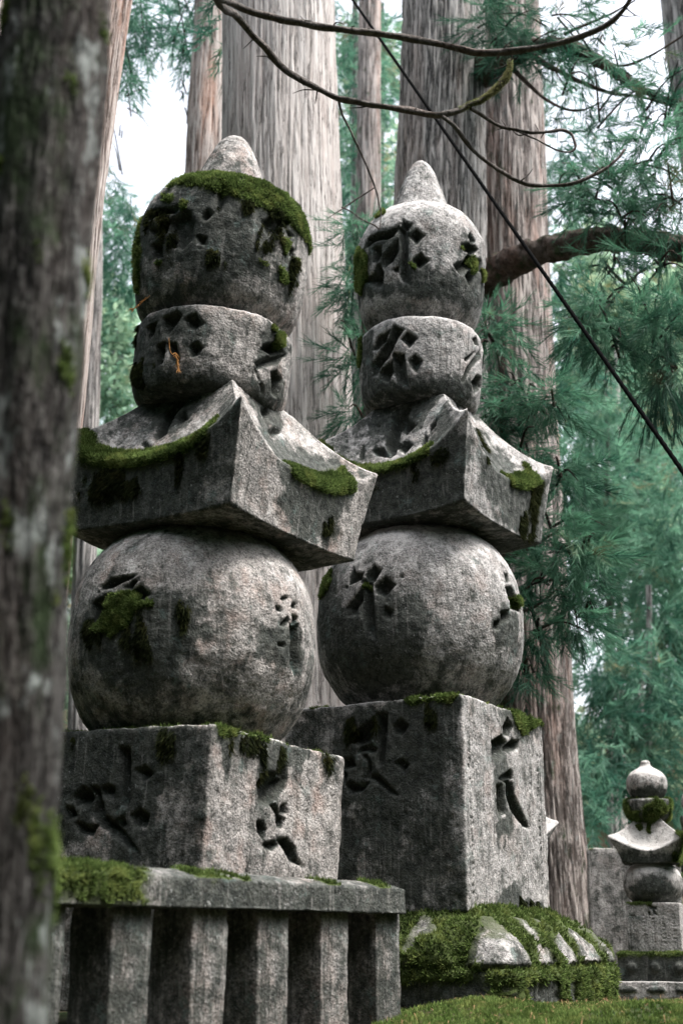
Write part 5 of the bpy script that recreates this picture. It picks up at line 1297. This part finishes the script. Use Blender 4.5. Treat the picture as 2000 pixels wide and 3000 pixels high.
foliage('bough', tb, [(1780, 560, 130, 80, 9.7, 0.45, 120), (1900, 470, 90, 85, 9.6, 0.45, 90), (1965, 600, 90, 110, 9.5, 0.45, 120), (1700, 540, 45, 30, 9.8, 0.3, 24), (1835, 650, 90, 40, 9.6, 0.4, 46),
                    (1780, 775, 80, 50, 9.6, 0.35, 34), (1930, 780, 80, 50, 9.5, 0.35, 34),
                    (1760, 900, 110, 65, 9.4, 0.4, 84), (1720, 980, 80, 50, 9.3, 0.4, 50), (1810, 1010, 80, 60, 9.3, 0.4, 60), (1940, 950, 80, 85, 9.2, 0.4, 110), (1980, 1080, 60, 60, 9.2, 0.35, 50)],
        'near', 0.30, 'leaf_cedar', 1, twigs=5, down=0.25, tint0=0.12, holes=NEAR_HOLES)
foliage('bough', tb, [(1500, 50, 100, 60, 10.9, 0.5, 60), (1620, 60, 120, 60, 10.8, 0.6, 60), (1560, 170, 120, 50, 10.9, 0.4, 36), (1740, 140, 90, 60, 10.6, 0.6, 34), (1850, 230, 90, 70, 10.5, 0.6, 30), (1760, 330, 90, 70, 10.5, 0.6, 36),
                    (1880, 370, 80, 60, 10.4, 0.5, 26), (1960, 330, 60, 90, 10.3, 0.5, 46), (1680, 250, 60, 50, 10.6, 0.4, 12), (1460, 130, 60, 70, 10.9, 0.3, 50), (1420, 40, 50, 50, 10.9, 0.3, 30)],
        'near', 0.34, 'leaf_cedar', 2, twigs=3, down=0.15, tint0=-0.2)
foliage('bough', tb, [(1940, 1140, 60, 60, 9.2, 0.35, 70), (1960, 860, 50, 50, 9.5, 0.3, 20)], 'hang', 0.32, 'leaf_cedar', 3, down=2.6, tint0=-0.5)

# young cedar behind the right stupa
tk = tree_root('young_cedar', 'young feathery green cedar growing right behind the right stupa', 'tree', 1500, 2700, 9.4)
limb(tk, [(1470, 2750, 9.6), (1480, 2300, 9.6), (1470, 1900, 9.5), (1480, 1500, 9.5), (1470, 1150, 9.4), (1475, 1000, 9.4)], [0.06, 0.055, 0.05, 0.04, 0.025, 0.01], 'bark_limb', 'trunk', 12, 120, 0.2)
for pts in ([(1470, 1280, 9.5), (1530, 1240, 9.3), (1600, 1160, 9.1)], [(1475, 1640, 9.5), (1560, 1600, 9.3), (1660, 1540, 9.1)], [(1470, 1800, 9.5), (1560, 1780, 9.3), (1660, 1700, 9.1)], [(1475, 1480, 9.5), (1570, 1450, 9.3), (1660, 1400, 9.1)]):
    limb(tk, pts, [0.018, 0.012, 0.006], 'bark_limb', 'limb', 7, 24, 0.3)
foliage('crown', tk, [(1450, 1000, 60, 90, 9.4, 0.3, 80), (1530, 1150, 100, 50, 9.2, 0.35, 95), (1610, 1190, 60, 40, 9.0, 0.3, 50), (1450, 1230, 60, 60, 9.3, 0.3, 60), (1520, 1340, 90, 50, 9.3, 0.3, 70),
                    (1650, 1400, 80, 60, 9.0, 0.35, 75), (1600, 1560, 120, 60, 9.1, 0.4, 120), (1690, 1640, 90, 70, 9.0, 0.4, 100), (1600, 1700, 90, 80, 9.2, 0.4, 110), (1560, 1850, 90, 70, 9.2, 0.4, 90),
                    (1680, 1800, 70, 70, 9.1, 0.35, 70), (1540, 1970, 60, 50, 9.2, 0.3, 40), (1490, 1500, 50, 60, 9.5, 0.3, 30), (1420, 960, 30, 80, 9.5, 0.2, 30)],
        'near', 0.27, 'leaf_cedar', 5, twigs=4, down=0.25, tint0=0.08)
tl = tree_root('young_cedar', 'dark green young cedar showing in the gap between the two stupas', 'tree', 1060, 2700, 10.0)
limb(tl, [(1070, 2750, 10), (1075, 1900, 10), (1070, 1200, 9.9), (1060, 700, 9.8)], [0.06, 0.05, 0.03, 0.01], 'bark_limb', 'trunk', 10, 80, 0.2)
foliage('crown', tl, [(1045, 700, 45, 70, 9.8, 0.3, 70), (1035, 850, 40, 100, 9.8, 0.3, 90), (1040, 1050, 50, 110, 9.8, 0.3, 110), (1050, 1220, 60, 60, 9.8, 0.3, 60)], 'near', 0.27, 'leaf_cedar', 6, twigs=3, down=0.3, tint0=0.02)

# --- middle distance and far trees
SKY_HOLES = [(440, 360, 95, 130), (470, 230, 70, 80), (400, 480, 60, 90), (480, 560, 80, 60), (545, 330, 30, 100), (340, 410, 22, 60), (1850, 90, 60, 120), (1770, 290, 60, 60), (1700, 330, 45, 60), (1880, 360, 60, 40), (1620, 660, 22, 20), (1790, 655, 22, 14), (1905, 655, 26, 16), (1645, 830, 20, 16), (1625, 905, 16, 10), (1640, 1150, 16, 20), (300, 950, 18, 14), (1120, 600, 10, 26), (1140, 430, 12, 20), (1010, 60, 14, 14), (500, 30, 40, 22), (1810, 150, 90, 60), (1790, 60, 40, 60), (310, 1260, 12, 10), (1520, 320, 0.1, 0.1)]
def bg_tree(label, u, Y, clumps, kind, size, mat, seed, trunk=None, name='forest_tree', group='trees of the forest behind', tint0=0.0, down=0.35, mtrunk='bark_grey', twigs=0):
    t = tree_root(name, label, 'tree', u, 2500, Y, group)
    if trunk:
        make_trunk(trunk, Y, t, mtrunk, nth=60, dz=0.12, amp=0.02, freq=8, vs=0.14, top_extra=1.0)
    foliage('crown', t, [(a, b, ra, rb, Y + dy, 1.3, n) for a, b, ra, rb, dy, n in clumps], kind, size, mat, seed, holes=SKY_HOLES, tint0=tint0, down=down, twigs=twigs)
    return t
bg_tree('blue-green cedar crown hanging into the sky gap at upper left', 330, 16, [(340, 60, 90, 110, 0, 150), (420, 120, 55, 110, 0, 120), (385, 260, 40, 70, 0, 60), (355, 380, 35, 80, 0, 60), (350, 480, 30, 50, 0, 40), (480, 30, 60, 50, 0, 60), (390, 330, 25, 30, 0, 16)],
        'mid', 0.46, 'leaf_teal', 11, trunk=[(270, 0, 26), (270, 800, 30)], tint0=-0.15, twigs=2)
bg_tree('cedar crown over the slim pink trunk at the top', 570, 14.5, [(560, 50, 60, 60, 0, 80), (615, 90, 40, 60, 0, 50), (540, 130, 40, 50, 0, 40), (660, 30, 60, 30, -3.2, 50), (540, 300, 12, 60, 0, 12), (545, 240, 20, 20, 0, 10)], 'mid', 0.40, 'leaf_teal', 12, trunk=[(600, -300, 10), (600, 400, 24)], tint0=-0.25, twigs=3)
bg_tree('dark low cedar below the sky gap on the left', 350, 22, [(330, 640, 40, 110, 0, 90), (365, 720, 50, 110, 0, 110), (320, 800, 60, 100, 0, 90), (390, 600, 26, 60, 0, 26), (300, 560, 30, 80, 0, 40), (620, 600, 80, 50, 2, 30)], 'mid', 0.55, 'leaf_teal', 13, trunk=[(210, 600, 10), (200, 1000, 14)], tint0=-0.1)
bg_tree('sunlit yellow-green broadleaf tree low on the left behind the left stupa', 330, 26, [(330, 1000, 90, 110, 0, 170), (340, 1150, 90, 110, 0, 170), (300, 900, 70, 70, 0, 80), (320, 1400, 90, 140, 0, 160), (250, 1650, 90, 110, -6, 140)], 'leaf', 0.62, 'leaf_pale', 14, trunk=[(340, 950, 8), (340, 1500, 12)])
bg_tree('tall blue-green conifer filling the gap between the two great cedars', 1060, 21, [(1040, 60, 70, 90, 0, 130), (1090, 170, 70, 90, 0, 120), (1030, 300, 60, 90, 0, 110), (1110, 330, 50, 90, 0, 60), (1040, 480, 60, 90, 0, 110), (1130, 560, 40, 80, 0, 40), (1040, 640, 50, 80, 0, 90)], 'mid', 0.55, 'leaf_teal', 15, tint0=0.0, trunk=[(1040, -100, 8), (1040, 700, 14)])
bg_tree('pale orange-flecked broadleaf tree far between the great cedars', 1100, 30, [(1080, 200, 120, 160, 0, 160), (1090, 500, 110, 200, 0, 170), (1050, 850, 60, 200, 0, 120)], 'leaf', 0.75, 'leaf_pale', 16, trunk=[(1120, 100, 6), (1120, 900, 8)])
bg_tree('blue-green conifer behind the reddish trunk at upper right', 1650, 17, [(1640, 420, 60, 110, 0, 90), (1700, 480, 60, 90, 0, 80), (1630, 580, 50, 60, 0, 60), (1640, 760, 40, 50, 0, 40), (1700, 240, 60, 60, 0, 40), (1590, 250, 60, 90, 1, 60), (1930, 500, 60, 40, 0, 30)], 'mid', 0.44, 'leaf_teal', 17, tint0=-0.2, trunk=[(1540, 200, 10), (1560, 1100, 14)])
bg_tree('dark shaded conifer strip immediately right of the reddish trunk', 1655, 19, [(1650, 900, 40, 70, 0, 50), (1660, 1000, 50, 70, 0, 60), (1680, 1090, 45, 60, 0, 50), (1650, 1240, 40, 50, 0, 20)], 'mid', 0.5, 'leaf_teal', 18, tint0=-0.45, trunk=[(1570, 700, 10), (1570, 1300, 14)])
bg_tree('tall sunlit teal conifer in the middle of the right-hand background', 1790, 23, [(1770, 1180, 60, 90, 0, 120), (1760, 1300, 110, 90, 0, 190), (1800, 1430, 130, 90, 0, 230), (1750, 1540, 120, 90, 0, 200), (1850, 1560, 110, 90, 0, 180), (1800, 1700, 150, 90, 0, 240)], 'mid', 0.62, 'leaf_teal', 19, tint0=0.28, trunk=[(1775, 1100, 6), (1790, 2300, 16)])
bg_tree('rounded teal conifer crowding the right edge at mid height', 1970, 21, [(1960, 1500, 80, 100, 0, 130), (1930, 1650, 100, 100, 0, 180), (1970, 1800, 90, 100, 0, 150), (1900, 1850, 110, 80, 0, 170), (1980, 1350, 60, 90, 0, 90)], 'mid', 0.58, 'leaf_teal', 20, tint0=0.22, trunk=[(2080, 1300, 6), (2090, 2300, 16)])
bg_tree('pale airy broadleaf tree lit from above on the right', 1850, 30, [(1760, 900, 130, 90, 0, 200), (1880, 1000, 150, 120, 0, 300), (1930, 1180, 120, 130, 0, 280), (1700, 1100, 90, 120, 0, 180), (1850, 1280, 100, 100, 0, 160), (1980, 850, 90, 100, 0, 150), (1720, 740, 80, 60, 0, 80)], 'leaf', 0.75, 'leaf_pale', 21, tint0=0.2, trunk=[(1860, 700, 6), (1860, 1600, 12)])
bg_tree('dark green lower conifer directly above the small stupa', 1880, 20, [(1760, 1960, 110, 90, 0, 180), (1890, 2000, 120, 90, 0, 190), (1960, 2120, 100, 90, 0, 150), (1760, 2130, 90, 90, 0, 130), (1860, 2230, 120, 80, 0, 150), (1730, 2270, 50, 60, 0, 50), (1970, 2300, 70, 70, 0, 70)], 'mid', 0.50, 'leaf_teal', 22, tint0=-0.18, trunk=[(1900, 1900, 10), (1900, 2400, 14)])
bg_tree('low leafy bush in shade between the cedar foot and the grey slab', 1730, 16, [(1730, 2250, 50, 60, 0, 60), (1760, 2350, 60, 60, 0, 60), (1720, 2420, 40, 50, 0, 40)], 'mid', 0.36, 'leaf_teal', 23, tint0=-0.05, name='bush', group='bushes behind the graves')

# the wood beyond reads as one mass
rgw = np.random.default_rng(77)
cl = []
for k in range(210):
    u = rgw.uniform(-900, 2900)
    Y = rgw.uniform(34, 62)
    v = rgw.uniform(640, 2600) if not (560 > u > 300) else rgw.uniform(760, 2600)
    cl.append((u, v, rgw.uniform(90, 190), rgw.uniform(90, 180), Y, 2.0, 58))
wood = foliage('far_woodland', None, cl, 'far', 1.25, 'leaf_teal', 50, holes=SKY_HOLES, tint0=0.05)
wood['kind'] = 'stuff'
# unseen forest added left, right and behind the path to block low sky light
cl = []
for k in range(420):
    az = rgw.uniform(50, 320)
    D = rgw.uniform(9, 26)
    x_, y_ = D * math.sin(R_(az)), D * math.cos(R_(az)) + 3
    if -12 < y_ - 3 and abs(x_) < 7 and y_ > 0:
        continue
    cl.append((x_, y_, rgw.uniform(-0.5, 1.0) + D * rgw.uniform(0.02, 0.95 if az > 120 else 0.4)))
pts = np.array(cl)
def shading_forest():
    rg = np.random.default_rng(5)
    V = []
    P = np.repeat(pts, 22, 0) + rg.normal(size=(len(pts) * 22, 3)) * np.array([1.3, 1.3, 1.1])
    n = len(P)
    O = rg.normal(size=(n, 3)); O[:, 2] -= 0.4
    O /= np.linalg.norm(O, axis=1)[:, None]
    sd = np.cross(O, rg.normal(size=(n, 3))); sd /= np.linalg.norm(sd, axis=1)[:, None]
    upv = np.cross(sd, O)
    t = SPR['leafwall'][0].reshape(-1, 3)
    X = np.einsum('vk,nkj->nvj', t, np.stack([O, sd, upv], 1)) * 2.9 + P[:, None, :]
    me = mesh_np('shading_woodland', X.reshape(-1, 3), np.arange(X.shape[0] * X.shape[1]).reshape(-1, 3), {'tint': np.repeat(rg.random(n) * 0.5, len(t))}, False)
    o = link('shading_woodland', me, M['leaf_cedar'])
    o['kind'] = 'stuff'
shading_forest()
cl = []
for k in range(60):
    u = rgw.uniform(-600, 2600)
    cl.append((u, rgw.uniform(900, 2300), rgw.uniform(90, 170), rgw.uniform(80, 150), rgw.uniform(31, 48), 2.0, 50))
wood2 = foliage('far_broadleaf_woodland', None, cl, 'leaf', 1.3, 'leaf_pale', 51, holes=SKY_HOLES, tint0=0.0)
wood2['kind'] = 'stuff'

# --- black guy cable slanting across the right side
a = at(905, -183, 10.4)
b = at(2900, 2672, 4.6)
n = 900
tt = np.linspace(0, 1, n)
ax = (b - a) / np.linalg.norm(b - a)
s1 = np.cross(ax, (0, 0, 1.0)); s1 /= np.linalg.norm(s1)
s2 = np.cross(ax, s1)
thc = np.linspace(0, 2 * np.pi, 12, endpoint=False)
Lc = np.linalg.norm(b - a)
RR = 0.0112 * (1 + 0.14 * np.cos(3 * (thc[None] - tt[:, None] * Lc * 38)))
Vc = a + (b - a) * tt[:, None, None] + RR[..., None] * (np.cos(thc)[None, :, None] * s1 + np.sin(thc)[None, :, None] * s2)
kc = NT('cable_rubber')
kc.bsdf((0.003, 0.0032, 0.0032), 0.9, None, spec=0.02)
Vc = Vc.reshape(-1, 3)
oc = link('guy_cable', mesh_np('guy_cable', Vc - b, grid_faces(12, n)[:, ::-1]), kc.m)
oc.location = b
tag(oc, 'taut black twisted cable slanting down across the right half of the view', 'cable')

# --- small dead sprigs caught on the left stupa
def dead_sprig(label, pts, Y):
    w = [at(u, v, Y) for u, v in pts]
    parts = [tube(w, [0.0012] * len(w), 5, 24)]
    c = np.array(w[-1])
    rg = np.random.default_rng(int(pts[0][0]))
    d0 = np.array(w[-1]) - np.array(w[-2]); d0 /= np.linalg.norm(d0)
    for k in range(26):
        q = c - d0 * rg.uniform(0, 0.10)
        e = q + (d0 + rg.normal(size=3) * 0.5) * 0.018
        parts.append(tube([q, (q + e) / 2 + rg.normal(size=3) * 0.002, e], [0.0016, 0.0014, 0.0006], 4, 5))
    V, F = join(parts)
    k = M.get('dead') or NT('dead_needles')
    if 'dead' not in M:
        k.bsdf((0.42, 0.20, 0.06), 0.8)
        M['dead'] = k.m
    o = link('dead_cedar_sprig', mesh_np('dead_cedar_sprig', V - c, F), M['dead'])
    o.location = c
    tag(o, label, 'twig', 'dead orange sprigs')
dead_sprig('orange dead sprig hanging on the front of the left half-moon stone', [(495, 990), (500, 1030), (518, 1050), (524, 1090)], 5.60)
dead_sprig('orange dead sprig sticking out left under the left rounded top stone', [(440, 865), (430, 875), (405, 893), (385, 910)], 5.72)
